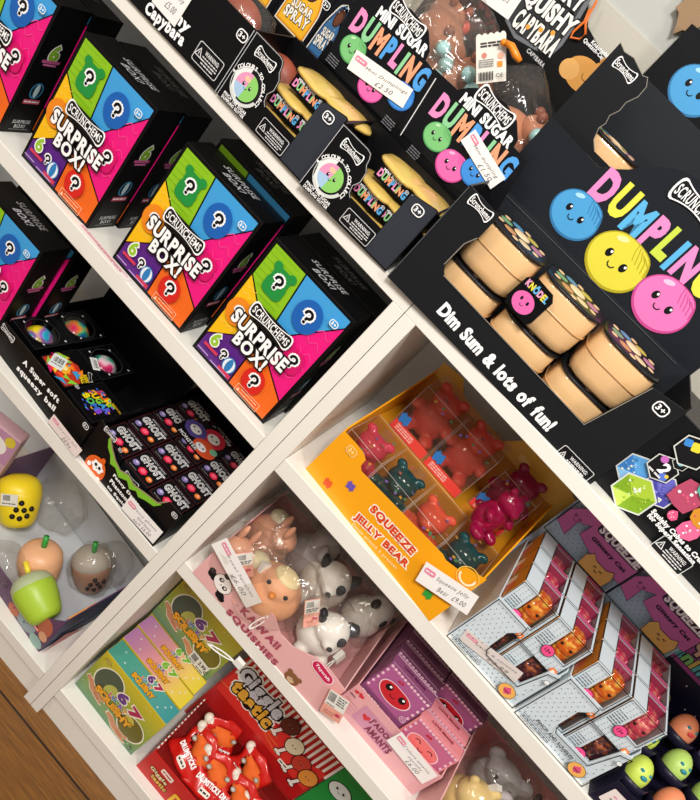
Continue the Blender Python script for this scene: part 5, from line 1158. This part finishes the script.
def bean_box(mode):
    W,D,H=(.0785,.0245,.122) if mode!='pink' else (.0785,.0245,.096)
    body={'purple':'#8a4a74','plum':'#703c5e','pink':'#e58a92'}[mode]
    t=thing('love_bean_box','x','toy box'); carton(t,W,D,H,body); p=P(t,front(0)); Z=H-.060
    p.rect(.003,Z,W-.003,H-.003,'#ae5c90' if mode!='pink' else '#c86a8e')
    for i in range(12): x=.005+i*(W-.010)/11; p.ell(x,H-.003,.0026,.0022,'#f0c4d4',n=10); p.ell(.0045 if i<6 else W-.0045,Z+.005+(i%6)*.0105,.0022,.0026,'#f0c4d4',n=10)
    bc='#c81f2e' if mode!='pink' else '#ee7a78'; x,y=W*.48,H-.033
    pts=[]
    for i in range(28):
        a=2*math.pi*i/28; r=.0225*(1-.28*max(0,math.cos(a-1.55))**3); pts.append((x+r*1.12*math.cos(a),y+r*.78*math.sin(a)))
    p.poly([(x+(a-x)*1.07,y+(b-y)*1.09) for a,b in pts],'#f3cfd8'); p.poly(pts,bc)
    for sx in (-1,1):
        if mode=='pink': p.arc(x+sx*.0115,y+.001,.0045,.3,2.8,.0014,'#3a1016')
        else: p.ell(x+sx*.0125,y+.002,.0056,.0060,'#141012'); p.ell(x+sx*.0125+.0012,y+.004,.0020,.0020,'#fff')
    p.arc(x,y-.004,.004,3.4,6.0,.0011,'#3a1016'); p.ell(W*.90,Z+.008,.005,.005,'#f0d8e0'); p.ell(W*.90,Z+.008,.0042,.0042,'#ae5c90'); p.text('3+',W*.90,Z+.008,.0045,.003,'#f0d8e0')
    p.ell(W*.35,H-.011,.0022,.0022,'#c81f2e',n=8); p.ell(W*.41,H-.010,.0022,.0022,'#c81f2e',n=8)
    p.ctext('GLOSSY',W*.26,Z-.012,.034,.010,['#f6dfe6'],0,.05,'#3a1830',.07,gap=.14); p.ell(W*.75,Z-.012,.005,.005,'#f0a04a'); p.ell(W*.6,Z-.016,.009,.006,'#a8325e'); p.build('printed_front')
    p=P(t,top(H)); p.line([(.002,.003),(W-.002,.003)],.0006,'#e6c2d0'); 
    for i in range(26): p.rect(.002+i*.003,D-.005,.002+i*.003+.0018,D-.0025,'#e6c2d6')
    p.text('LOVE BEANS',W*.5,D*.48,.04,.0042,'#5a1f4a' if mode!='pink' else '#9a3a4a',0,.04); p.line([(.002,D*.75),(W-.002,D*.75)],.0004,'#d8a8c0'); p.build('printed_top'); return t
bp=bean_box('purple'); bl_=bean_box('plum'); bk=bean_box('pink'); used2=set()
rn=['front','second','third','fourth','rear']
for r_ in range(5):
    for k in range(2):
        src=(bk if k==1 else bp) if r_==0 else (bk if (r_==1 and k==1) else bl_)
        if src.name in used2: o=copy_tree(src)
        else: o=src; used2.add(src.name)
        o.location=(JD[0]+.0045+k*.0805,JD[1]+.006+r_*.0300-(.0 if k==0 else .0),R3+.0024); o.rotation_euler=(0,0,.005)
        col={bp:'purple',bl_:'plum',bk:'pink'}.get(src,'plum')
        o['label']='%s bean box, %s column, %s row of the heart print tray'%(col,('left','right')[k],rn[r_]); o['group']='bean boxes in the pale pink tray'
price_label([("J'adore amants",.06,.16,.66,.2),('squishy',.12,-.06,.36,.18),('£6.00',.14,-.3,.32,.22)],(394,736),(430,780),.031,.032,'white price label leaning on the front of the bean box tray')
# ============================================================ SECOND PINK TRAY (bottom right)
KT=(.482,.004,R3); t=thing('kawaii_squishy_tray','pale pink tray of bagged animals at the bottom edge, right of the purple bean boxes','display tray',KT,.01); W=.258
tray(t,W,.19,.065,[(0,0),(W,0),(W,.066),(.10,.062),(0,.066)],PINK,cin='#d99a9a',side_f=.066,side_b=.09)
p=P(t,front(-.0024)); p.rrect(.028,.056,.03,.012,.005,'#cc1f58'); p.text('Toycraft',.028,.056,.02,.005,'#fff'); p.ctext('KAWAII',.11,.040,.06,.012,['#a8485c'],0,.05,gap=.2); p.build('printed_front')
for (x,y,kind,label,seed,kw) in [(.524,.066,'bear','bagged yellow bear squishy at the bottom edge of the photo',31,dict(clip=((.01,.0,.080),(.2,.1,.3)))),(.590,.075,'koala','bagged grey koala squishy with a white tag, at the bottom edge',32,dict(s=1.1,tagp=((.0,-.044,.050),(1.2,0,.0)))),(.56,.140,'koala','bagged grey koala squishy behind the yellow bear',33,dict()),(.64,.14,'dog','bagged white dog squishy beside the bottom right koala',34,dict())]:
    animal((x,y,R3+.0045),.3 if kind=='bear' else -.1,kind,label,seed,**kw)
# ============================================================ 67 BOXES (right bookcase, bottom)
def grad(name,stops,axis='Z'):
    m=bpy.data.materials.new(name); m.use_nodes=True; nt=m.node_tree; b=nt.nodes['Principled BSDF']; b.inputs['Roughness'].default_value=.35
    tc=nt.nodes.new('ShaderNodeTexCoord'); sp=nt.nodes.new('ShaderNodeSeparateXYZ'); rp=nt.nodes.new('ShaderNodeValToRGB'); e=rp.color_ramp.elements
    e[0].position=stops[0][0]; e[0].color=lin(stops[0][1]); e[1].position=stops[-1][0]; e[1].color=lin(stops[-1][1])
    for a,c in stops[1:-1]: k=e.new(a); k.color=lin(c)
    nt.links.new(tc.outputs['Generated'],sp.inputs[0]); nt.links.new(sp.outputs[axis],rp.inputs[0]); nt.links.new(rp.outputs[0],b.inputs['Base Color']); return m
def logo67(p,cx,cy,w,c6,c7,cs,small=False):
    h=w*.40
    p.text('6',cx+w*.02,cy+h*.62,w*.18,h*.58,c6,-.1,.06,'#efe6d0',.07); p.text('7',cx+w*.36,cy+h*.56,w*.20,h*.52,c7,-.15,.07,'#efe6d0',.07)
    p.ctext('LUCKY',cx+w*.02,cy+h*.10,w*.46,h*.24,['#c83a5a','#3a7ac0','#3a9a5a','#7a4aa8','#e08a2a'],0,.05,'#efe6d0',.05,gap=.1)
    p.ctext('SQUISHY',cx,cy-h*.28,w*.92,h*.46,[cs],-.0,.07,'#3a2410',.05,gap=.08,wav=h*.03)
def hand(p,x,y,k,ang):
    ca,sa=math.cos(ang),math.sin(ang)
    def q(a,b): return (x+(a*ca-b*sa)*k,y+(a*sa+b*ca)*k)
    pts=[(-1.3,.35),(-.8,.45),(-.2,.22),(.6,.25),(1.1,.45),(1.3,.30),(.9,0),(1.35,-.1),(1.2,-.3),(.6,-.38),(-.2,-.42),(-.8,-.1),(-1.3,0)]
    p.poly([q(a*1.08,b*1.18) for a,b in pts],'#e9dcc4'); p.poly([q(a,b) for a,b in pts],'#c98a62')
    for i in range(3): p.line([q(.1+.1*i,-.05-.08*i),q(.9,-.02-.09*i)],.04*k,'#a86a46')
def art67(p,W,H,sticker_=False):
    p.ell(W*.10,H*.88,.0075,.0052,'#3a2a12',-.2); p.ell(W*.10,H*.88,.0065,.0043,'#d9c05a',-.2); p.text('HGL',W*.10,H*.88,.009,.0035,'#3a2a12',-.2)
    def blob(cx,cy,rx,ry,c,hx,hy): p.ell(cx,cy,rx*1.08,ry*1.09,'#efe9d2',-.2); p.ell(cx,cy,rx,ry,c,-.2); p.ell(cx+hx*.7,cy+hy*.7,rx*.42,ry*.20,'#c9cf9a',.3)
    p.ell(W*.27,H*.60,.030,.036,'#efe9d2',-.3); p.ell(W*.27,H*.60,.0275,.0335,'#4d5a44',-.3); p.ell(W*.34,H*.52,.012,.018,'#b9bb56',-.3)
    p.ell(W*.78,H*.36,.030,.028,'#efe9d2',.2); p.ell(W*.78,H*.36,.0275,.0255,'#6c641c',.2); p.ell(W*.71,H*.44,.011,.012,'#c9b84a',.2)
    hand(p,W*.20,H*.28,.021,-.35); hand(p,W*.66,H*.13,.022,-.15); hand(p,W*.09,H*.62,.012,-.9) if False else None
    logo67(p,W*.48,H*.47,W*.60,'#6a3a86','#b02a56','#eea622')
    r=random.Random(5)
    for i in range(12): x,y=W*r.random()*.96+.003,H*r.random()*.96+.003; p.ell(x,y,.0011,.0011,'#e9e6b8',n=6)
    p.ell(W*.93,H*.10,.004,.004,'#3a4a3a'); p.text('3+',W*.93,H*.10,.005,.003,'#dfe6d0')
FG=grad('yellow_green_print',[(0,'#5f8a66'),(.45,'#93a83e'),(1,'#d2bd2a')]); TG=grad('teal_print',[(0,'#4a9c88'),(.6,'#5aa89a'),(1,'#3f9aa0')],'X'); PG=grad('pink_yellow_print',[(0,'#b07ab0'),(.45,'#e29a9a'),(.8,'#efcf62'),(1,'#ecd83c')],'X')
def box67(loc,rz,side,label,W=.153,D=.036,H=.121):
    t=thing('lucky_squishy_box',label,'toy box',loc,rz,'boxed lucky squishies on the lowest right shelf')
    MB().box(0,0,.0003,W,D,H,FG).build('carton_body',t,.0006); art=P(t,front(0)); art67(art,W,H); art.build('printed_front')
    MB().box(.0006,.0006,H+.00005,W-.0006,D-.0006,H+.0005,side).build('top_print',t)
    p=P(t,top(H+.0005)); logo67(p,W*.53,D*.5,W*.36,'#6a3a86' if side is TG else '#7ab82e','#b02a56' if side is TG else '#7ab82e','#eea622')
    for (a,b) in ((.14,.7),(.22,.3),(.86,.5),(.8,.2),(.9,.75)): x,y=W*a,D*b; p.poly([(x-.003,y),(x-.0005,y+.0005),(x,y+.003),(x+.0005,y+.0005),(x+.003,y),(x+.0005,y-.0005),(x,y-.003),(x-.0005,y-.0005)],'#e6f4ee')
    p.build('printed_top'); return t
bx=.0265
box67((bx,.0265,R4),-.03,TG,'foremost yellow-green 67 box with a teal top edge on the lowest shelf')
box67((bx-.001,.0655,R4),-.03,PG,'67 box with a pink and yellow top edge, directly behind the teal one')
box67((bx-.002,.1045,R4),-.03,PG,'67 box with a pink and yellow top edge, in front of the raised box')
box67((bx-.003,.1435,R4),-.03,TG,'67 box hidden under the raised yellow-green box with a white barcode sticker')
t=box67((bx-.0045,.1425,R4+.1216),-.035,TG,'raised rear yellow-green 67 box with a white barcode sticker at its corner')
M0=M4((.118,-.0010,.016),(1,0,0),(0,0,1),(0,-1,0)); 
st=thing('barcode_sticker','white barcode sticker on the corner of the raised 67 box','sticker',(bx+.117,.1363,R4+.1365),-.035)
Ms=front(0); MB().prism([(-.021,-.0125),(.021,-.0125),(.021,.0125),(-.021,.0125)],.0003,mat('#dcdad6',.45),Ms).build('paper_label',st); p=P(st,front(-.0003))
for i in range(12): p.rect(-.018+i*.0011,-.004,-.018+i*.0011+.0005+.0003*(i%2),.009,'#333')
p.lines(-.018,-.004,-.008,.002,'#555'); p.text('2.99',.008,.003,.016,.008,'#333',0,.03); p.lines(.0,.018,-.008,.002,'#555'); p.build('barcode')
# ============================================================ DRUMSTICK TRAY
DL=(.1985,.020,R4); drz=.0
RED='#c8201e'
t=thing('drumstick_toy_tray','red tray with a red and white striped edge, full of red drumstick bags','display tray',DL,drz); W=.236
tray(t,W,.135,.065,[(0,0),(W,0),(W,.062),(0,.062)],RED,cin='#8a1412',side_f=.064,side_b=.075)
p=P(t,left(-.0003))
for i in range(16): 
    y0=-.002-i*.0083; z0=.064+i*.0007; p.poly([(y0,z0-.012),(y0-.004,z0-.012),(y0-.0052,z0+.0005),(y0-.0012,z0+.0005)],'#f3ece6')
p.build('striped_edge'); 
mb=MB()
for i in range(15): y0=.004+i*.0085; mb.box(-.0002,y0,.0645+i*.0007,.0022,y0+.0042,.0658+i*.0007,mat('#f3ece6',.4))
mb.build('striped_rim',t)
p=P(t,front(-.0024)); p.rrect(.045,.047,.026,.012,.003,'#f6e6da'); p.lines(.035,.055,.047,.003,'#b02020'); p.text('Giggle',.036,.030,.038,.010,'#e9d9a8',0,.05,'#3a0a08',.08); p.text('tastic',.045,.018,.034,.009,'#e9b94a',0,.05,'#3a0a08',.08)
p.rrect(.10,.02,.05,.03,.004,'#f0c030'); p.text('POP!',.10,.02,.036,.014,'#c8201e',0,.05); p.build('printed_front')
MB().box(.0024,.0024,.0024,W-.0024,.1326,.030,card('#8a1412')).build('inner_platform',t)
RB=mat('#d3201a',.28,'redbag',Coat_Weight=.4)
def drum(loc,rz,tilt,label,seed,words,s=1):
    t=thing('drumstick_toy_bag',label,'toy',loc,0,'red drumstick toy bags',rot=(tilt,0,rz))
    mo=foam('#ea6a20',.8); mb=MB(); mb.ell((.010*s,0,.036*s),(.024*s,.018*s,.020*s),mo,rot=(0,.35,0)); mb.ell((-.010*s,0,.046*s),(.018*s,.012*s,.012*s),mo,rot=(0,.35,0)); remeshed(mb,'drumstick_meat',t,mo,.0026,2)
    b=MB(); b.tube([(-.018*s,-.001,.050*s),(-.032*s,-.001,.057*s)],.0085*s,foam('#ece3d4')); b.ell((-.033*s,-.001,.0575*s),.0088*s,foam('#ece3d4'),seg=12,rings=8); b.build('bone',t)
    # red wrapper: front sheet that bulges around the toy, with side wings
    vs=[];fs=[]; nx,nz=13,15
    for i in range(nz+1):
        for j in range(nx+1):
            u=-1+2*j/nx; v=i/nz; w=(.038-.004*v+.003*math.sin(v*9+seed))*s; z=(-.004+.078*v-.012*abs(u)*v)*s
            y=-(.022*math.cos(u*1.35)*(1-.35*v)+.002*math.sin(u*7+v*11+seed))*s
            vs.append((u*w,y,z))
    for i in range(nz):
        for j in range(nx):
            a=i*(nx+1)+j; 
            u=-1+2*(j+.5)/nx; v=(i+.5)/nz
            if ((u+.05)/.62)**2+((v-.62)/.20)**2<1 : continue      # die-cut window
            fs.append((a,a+1,a+nx+2,a+nx+1))
    o=MB().add(vs,fs,RB,None,True).build('red_wrapper',t); so=o.modifiers.new('t','SOLIDIFY'); so.thickness=.0006
    p=P(t,front(-.0245*s)); p.ctext(words,0,.022*s,.048*s,.0085*s,['#fff'],.0,.05,gap=.15); p.rrect(.004*s,.007*s,.022*s,.010*s,.003*s,'#f3ece0'); p.lines(-.005*s,.013*s,.007*s,.003*s,'#222')
    for (a,b_) in ((-.018,.042),(.020,.046)): p.ell(a*s,b_*s,.0048*s,.0042*s,'#222'); p.ell(a*s,b_*s,.0042*s,.0036*s,'#cfc6b8'); p.arc(a*s,b_*s,.0028*s,0,6,.0007,'#222',8)
    p.build('printed_wrapper'); return t
for (x,y,z,rz,tl,l,sd,wd) in [(.245,.062,.032,-.35,-.75,'red drumstick bag at the left end of the striped tray',1,'DRUMSTICKS'),(.300,.055,.034,.15,-.75,'red drumstick bag, second from left in the striped tray',2,'DRUMSTICKS'),(.352,.056,.036,-.1,-.75,'red drumstick bag, third from left in the striped tray',3,'DRUMSTICKS'),(.402,.056,.034,.2,-.75,'red drumstick bag at the right end of the striped tray',4,'DRUMSTICKS'),(.270,.108,.040,.5,-.6,'orange drumstick bag behind the leftmost bags of the striped tray',5,'DRUMSTICKS'),(.335,.108,.040,-.3,-.6,'orange drumstick bag at the rear centre of the striped tray',6,'DRUMSTICKS')]:
    drum((x,y,R4+z),rz,tl,l,sd,wd)
t=thing('drumstick_header','red and white striped header board with four drumstick characters','header board',(.1925,.159,R4+.0003),0); W,H=.240,.218
MB().box(0,-.002,0,W,0,H,card('#b81c1c',.3)).build('header_card',t); p=P(t,front(-.002)); zb=.105
for i in range(22): x=.005+i*.011; p.poly([(x,zb+.060),(x+.005,zb+.060),(x+.005,H-.001),(x,H-.001)],'#e9dcd2')
p.poly([(.004,zb+.002)]+[(.004+.0145*i,zb+.062+.008*math.sin(i*1.3)) for i in range(17)]+[(.236,zb+.002)],'#d8322a'); 
for i in range(30): a=2.2+i*.062; p.line([(.075+.02*math.cos(a+3.3),zb+.03),(.075+.08*math.cos(a*1.6),zb+.006+.05*abs(math.sin(a*1.6)))],.0008,'#f0a83a') if i%3==0 else None
p.ctext('Giggle',.062,zb+.082,.098,.031,['#f1ebe2'],0,.20,gap=.16,wav=.002); p.ctext('tastic',.066,zb+.046,.090,.027,['#f1ebe2'],0,.20,gap=.16,wav=.002); p.ctext('Giggle',.062,zb+.082,.098,.031,['#c9ccd4'],0,.06,'#141010',.07,gap=.16,wav=.002); p.ctext('tastic',.066,zb+.046,.090,.027,['#e2ab3a'],0,.06,'#141010',.07,gap=.16,wav=.002)
for i,(c,cx,cy) in enumerate([('#5a2a1e',.135,.088),('#d9cfae',.166,.064),('#b83a2c',.196,.050),('#d98a3a',.222,.040)]):
    y=zb+cy-.010; p.line([(cx-.004,y-.012),(cx-.010,y-.034)],.009,'#141010'); p.ell(cx-.013,y-.036,.006,.005,'#141010'); p.ell(cx-.007,y-.038,.006,.005,'#141010'); p.line([(cx-.004,y-.012),(cx-.010,y-.034)],.006,'#e9dfd4'); p.ell(cx-.013,y-.036,.0045,.0036,'#e9dfd4'); p.ell(cx-.007,y-.038,.0045,.0036,'#e9dfd4')
    p.ell(cx,y+.004,.0175,.0215,'#141010',-.2); p.ell(cx,y+.004,.016,.020,c,-.2); p.face(cx,y+.002,.009)
p.rrect(.178,zb+.010,.022,.010,.003,'#f3ece0'); p.lines(.170,.187,zb+.010,.003,'#222'); p.build('printed_header')
# green tray, mostly below the frame
t=thing('green_toy_tray','green display tray with a white cartoon face on its header, at the bottom edge','display tray',(.4385,.020,R4),0); W=.236
tray(t,W,.135,.065,[(0,0),(W,0),(W,.062),(0,.062)],'#1f7a34',cin='#14562a',side_f=.064,side_b=.075)
t=thing('green_header','green header board with a grinning white cartoon face, at the bottom edge','header board',(.4355,.160,R4+.0003),0)
MB().box(0,-.002,0,.24,0,.216,card('#2a8a3c',.3)).build('header_card',t); p=P(t,front(-.002)); x,y=p.px(340,792); p.ell(x,y,.024,.020,'#141010'); p.ell(x,y,.022,.018,'#d9dcd6'); p.face(x,y,.018); p.ctext('Veggie',.15,.17,.10,.028,['#e8e6d8'],0,.08,'#141010',.09); p.build('printed_header')
# ============================================================ BUBBLE TEA TOY TRAY (left bookcase, bottom)
BL_=(-.3627,.0452,L4); brz=-.09
t=thing('bubble_tea_toy_tray','printed cardboard tray of bubble tea cup toys on the lowest left shelf','display tray',BL_,brz); W=.310
fp=[(0,0),(W,0),(W,.108),(W-.017,.085),(W-.040,.058),(W-.074,.050),(W-.11,.046),(W*.3,.044),(0,.05)]
tray(t,W,.20,.10,fp,'#6b4a6e',cin='#c9cdd2',side_f=.108,side_b=.115)
p=P(t,front(-.0024)); r=random.Random(8)
p.poly([(.002,.001),(W-.001,.001),(W-.001,.106),(W-.018,.083),(W-.041,.056),(W-.075,.048),(W-.11,.044),(.002,.043)],'#5f3f60')
p.ell((W-0.0543),.022,.026,.020,'#8d9aa0'); p.poly([((W-0.0790),.03),((W-0.0667),.055),((W-0.0568),.036)],'#8d9aa0'); p.poly([((W-0.0494),.036),((W-0.0346),.05),((W-0.0321),.028)],'#8d9aa0'); p.face((W-0.0543),.022,.013); p.ell((W-0.0198),.055,.016,.022,'#b8664a'); p.ell((W-0.0124),.035,.010,.010,'#d9a07a'); p.ell((W-0.0840),.012,.014,.011,'#b8664a'); p.ell((W-0.0173),.012,.016,.012,'#8fb0a8'); p.rrect((W-0.0321),.034,.016,.006,.002,'#e8482e'); p.lines((W-0.0321)-.006,(W-0.0321)+.006,.034,.002,'#fff')
for i in range(9): p.ell(W*.5+W*.5*r.random(),.03*r.random()+.002,.0016,.0016,'#1c1a22',n=8)
p.build('printed_front')
p=P(t,right(W+.0003)); cs=['#3f4f86','#5a3f86','#3f7a98','#86a8b0','#7a5a3a','#2f3a5e']
p.rect(.001,.001,.199,.107,'#41507a')
for i in range(46): y0=.19*r.random(); z0=.095*r.random(); l=.02+.05*r.random(); p.poly([(y0,z0),(min(.198,y0+l),z0+.006),(min(.198,y0+l),z0+.010),(y0,z0+.004)],r.choice(cs))
for i in range(26): p.ell(.195*r.random(),.10*r.random(),.002,.002,'#16161e',n=8)
p.poly([(.001,.001),(.10,.001),(.03,.04)],'#c86a6a'); p.build('printed_side')
MB().box(-.0,0,.1078,.06,.0022,.1095,mat('#f0a03a',.4),M4((W-.0011,0.004,0),(0,1,0),(-1,0,0),(0,0,1))).build('orange_rim',t)
def bloc_(x,y,z): c,s=math.cos(brz),math.sin(brz); return (BL_[0]+x*c-y*s,BL_[1]+x*s+y*c,L4+z)
def boba(loc,rot,c,label,straw,seed,s=1,lid=True,bagged=False,dots=True,lidc=None):
    t=thing('bubble_tea_toy',label,'toy',loc,0,'bubble tea cup squishy toys',rot=rot); m=foam(c,.38)
    MB().lathe([(.0005,0),(.018*s,0),(.026*s,.003*s),(.031*s,.012*s),(.036*s,.036*s),(.0385*s,.056*s),(.0375*s,.066*s),(.034*s,.072*s),(.0005,.074*s)],m).build('cup_body',t)
    if lid: MB().lathe([(.0375*s,.066*s),(.037*s,.072*s),(.030*s,.083*s),(.018*s,.089*s),(.0005,.091*s)],foam(lidc) if lidc else (m if not bagged else foam('#b9b0a4'))).build('dome_lid',t)
    if straw: MB().tube([(.004*s,.0,.086*s),(.007*s,.002*s,.112*s)],.0052*s,mat(straw,.35)).build('straw',t)
    if dots:
        mb=MB()
        for (a,z) in ((-1.95,.016),(-1.65,.013),(-1.35,.016),(-1.8,.026),(-1.5,.025),(-1.2,.026),(-1.62,.036)):
            z=.006+z*1.25; a=(a+1.57)*1.15-1.0; rr=(.031+.005*(z-.012)/.024)*s; mb.ell((rr*math.cos(a),rr*math.sin(a),z*s),(.0048*s,.0048*s,.0048*s),mat('#1c1412',.3),seg=10,rings=6)
        mb.build('tapioca_dots',t)
    if bagged: bag(t,(0,0,.045*s),(.046*s,.046*s,.056*s),seed,.16)
    return t
MB().box(.003,.003,.0025,W-.003,.196,.004,card('#cfd3d8')).build('tray_liner',t)
def bpos(px,z): A=at_z(px[0],px[1],z); return A
A=bpos((50,570),.150); boba((A.x,A.y,L4+.010),(-.12,-.42,.45),'#eab287','peach bubble tea toy with black dots and a green straw','#2f9a3a',1,1.0)
A=bpos((103,573),.150); boba((A.x,A.y,L4+.012),(-.1,-.5,.45),'#b98a70','brown bubble tea toy in a clear bag with a green straw, beside the divider','#2f9a3a',2,.95,bagged=True)
A=bpos((37,601),.165); boba((A.x+.034,A.y+.004,L4+.058),(-.25,-1.42,.05),'#a9c93a','lime green bubble tea toy with a yellow straw at the front of the tray','#f2dc3a',3,.95,dots=False,lidc='#b4bf96')
A=bpos((20,512),.150); boba((A.x+.01,A.y,L4+.030),(-.5,-.55,.5),'#f0d422','yellow bubble tea toy with black dots and a barcode sticker',None,4,1.05)
yt=bpy.data.objects['bubble_tea_toy.003']
Ms=M4((0,-.0405,.058),(1,0,0),(0,0,1),(0,-1,0)); MB().prism([(-.015,-.011),(.015,-.011),(.015,.011),(-.015,.011)],.0004,mat('#d9d6c8',.5),Ms).build('barcode_sticker',yt); p=P(yt,Ms,.0006)
for i in range(10): p.rect(-.011+i*.0013,-.001,-.011+i*.0013+.0007,.009,'#444')
p.lines(-.012,.012,-.006,.002,'#666'); p.build('barcode')
# empty clear bags crumpled between the cups
for i,(px,l,k) in enumerate([((70,500),'crumpled clear empty-looking bag behind the peach cup',(.055,.04,.05)),((125,555),'crumpled clear bag in the rear corner beside the divider',(.04,.04,.05)),((5,560),'crumpled clear bag left of the peach cup',(.04,.04,.04))]):
    A=bpos(px,.15); t=thing('crumpled_bag',l,'bag',(A.x,min(A.y,.20),L4+.006)); bag(t,(0,0,k[2]),k,41+i,.28,name='clear_film')
# printed pouch at the left edge
A=at_z(5,470,.16); t=thing('printed_toy_pouch','pink and yellow printed pouch standing at the left edge under the squeezy ball tray','pouch',(-.44,.085,L4),.25)
MB().box(0,0,.0003,.10,.03,.19,card('#c9a2ac',.35)).build('pouch_body',t,.003); p=P(t,front(0)); p.rect(.002,.12,.098,.188,'#b98aa8'); p.ell(.06,.15,.026,.022,'#ece6e0'); p.face(.06,.15,.015); p.rect(.03,.10,.09,.118,'#c8423a'); p.rect(.05,.10,.07,.118,'#5aa05a'); p.ell(.02,.17,.012,.010,'#d9c23a'); p.ell(.085,.175,.010,.012,'#d9c23a'); p.lines(.01,.09,.09,.004,'#7a5a80'); p.rect(.002,.004,.098,.06,'#d0b8c8'); p.build('printed_front')
# ============================================================ LIGHT
w=bpy.data.worlds.new('shop_ambient'); scn.world=w; w.use_nodes=True
w.node_tree.nodes['Background'].inputs[0].default_value=(1,.96,.91,1); w.node_tree.nodes['Background'].inputs[1].default_value=.30
def area(name,loc,tgt,size,e,c,sy=None):
    l=bpy.data.lights.new(name,'AREA'); l.energy=e; l.color=c; l.size=size
    if sy: l.shape='RECTANGLE'; l.size_y=sy
    o=bpy.data.objects.new(name,l); COL.objects.link(o); o.location=loc; o.rotation_euler=(Vector(tgt)-Vector(loc)).to_track_quat('-Z','Y').to_euler()
area('ceiling_lamp',(.15,-1.55,2.65),(0,0,.7),.45,40,(1,.975,.94))
area('ceiling_lamp_far',(1.5,-1.3,2.7),(0.2,0,.7),.5,17,(1,.94,.86))
area('ceiling_lamp_side',(-1.3,-2.0,2.5),(0,0,.4),.5,17,(1,.90,.76))
scn.view_settings.view_transform='Standard'; scn.view_settings.look='None'; scn.view_settings.gamma=1; scn.view_settings.exposure=.2; scn.view_settings.use_curve_mapping=False
scn.cycles.transparent_max_bounces=24
bpy.context.view_layer.update()
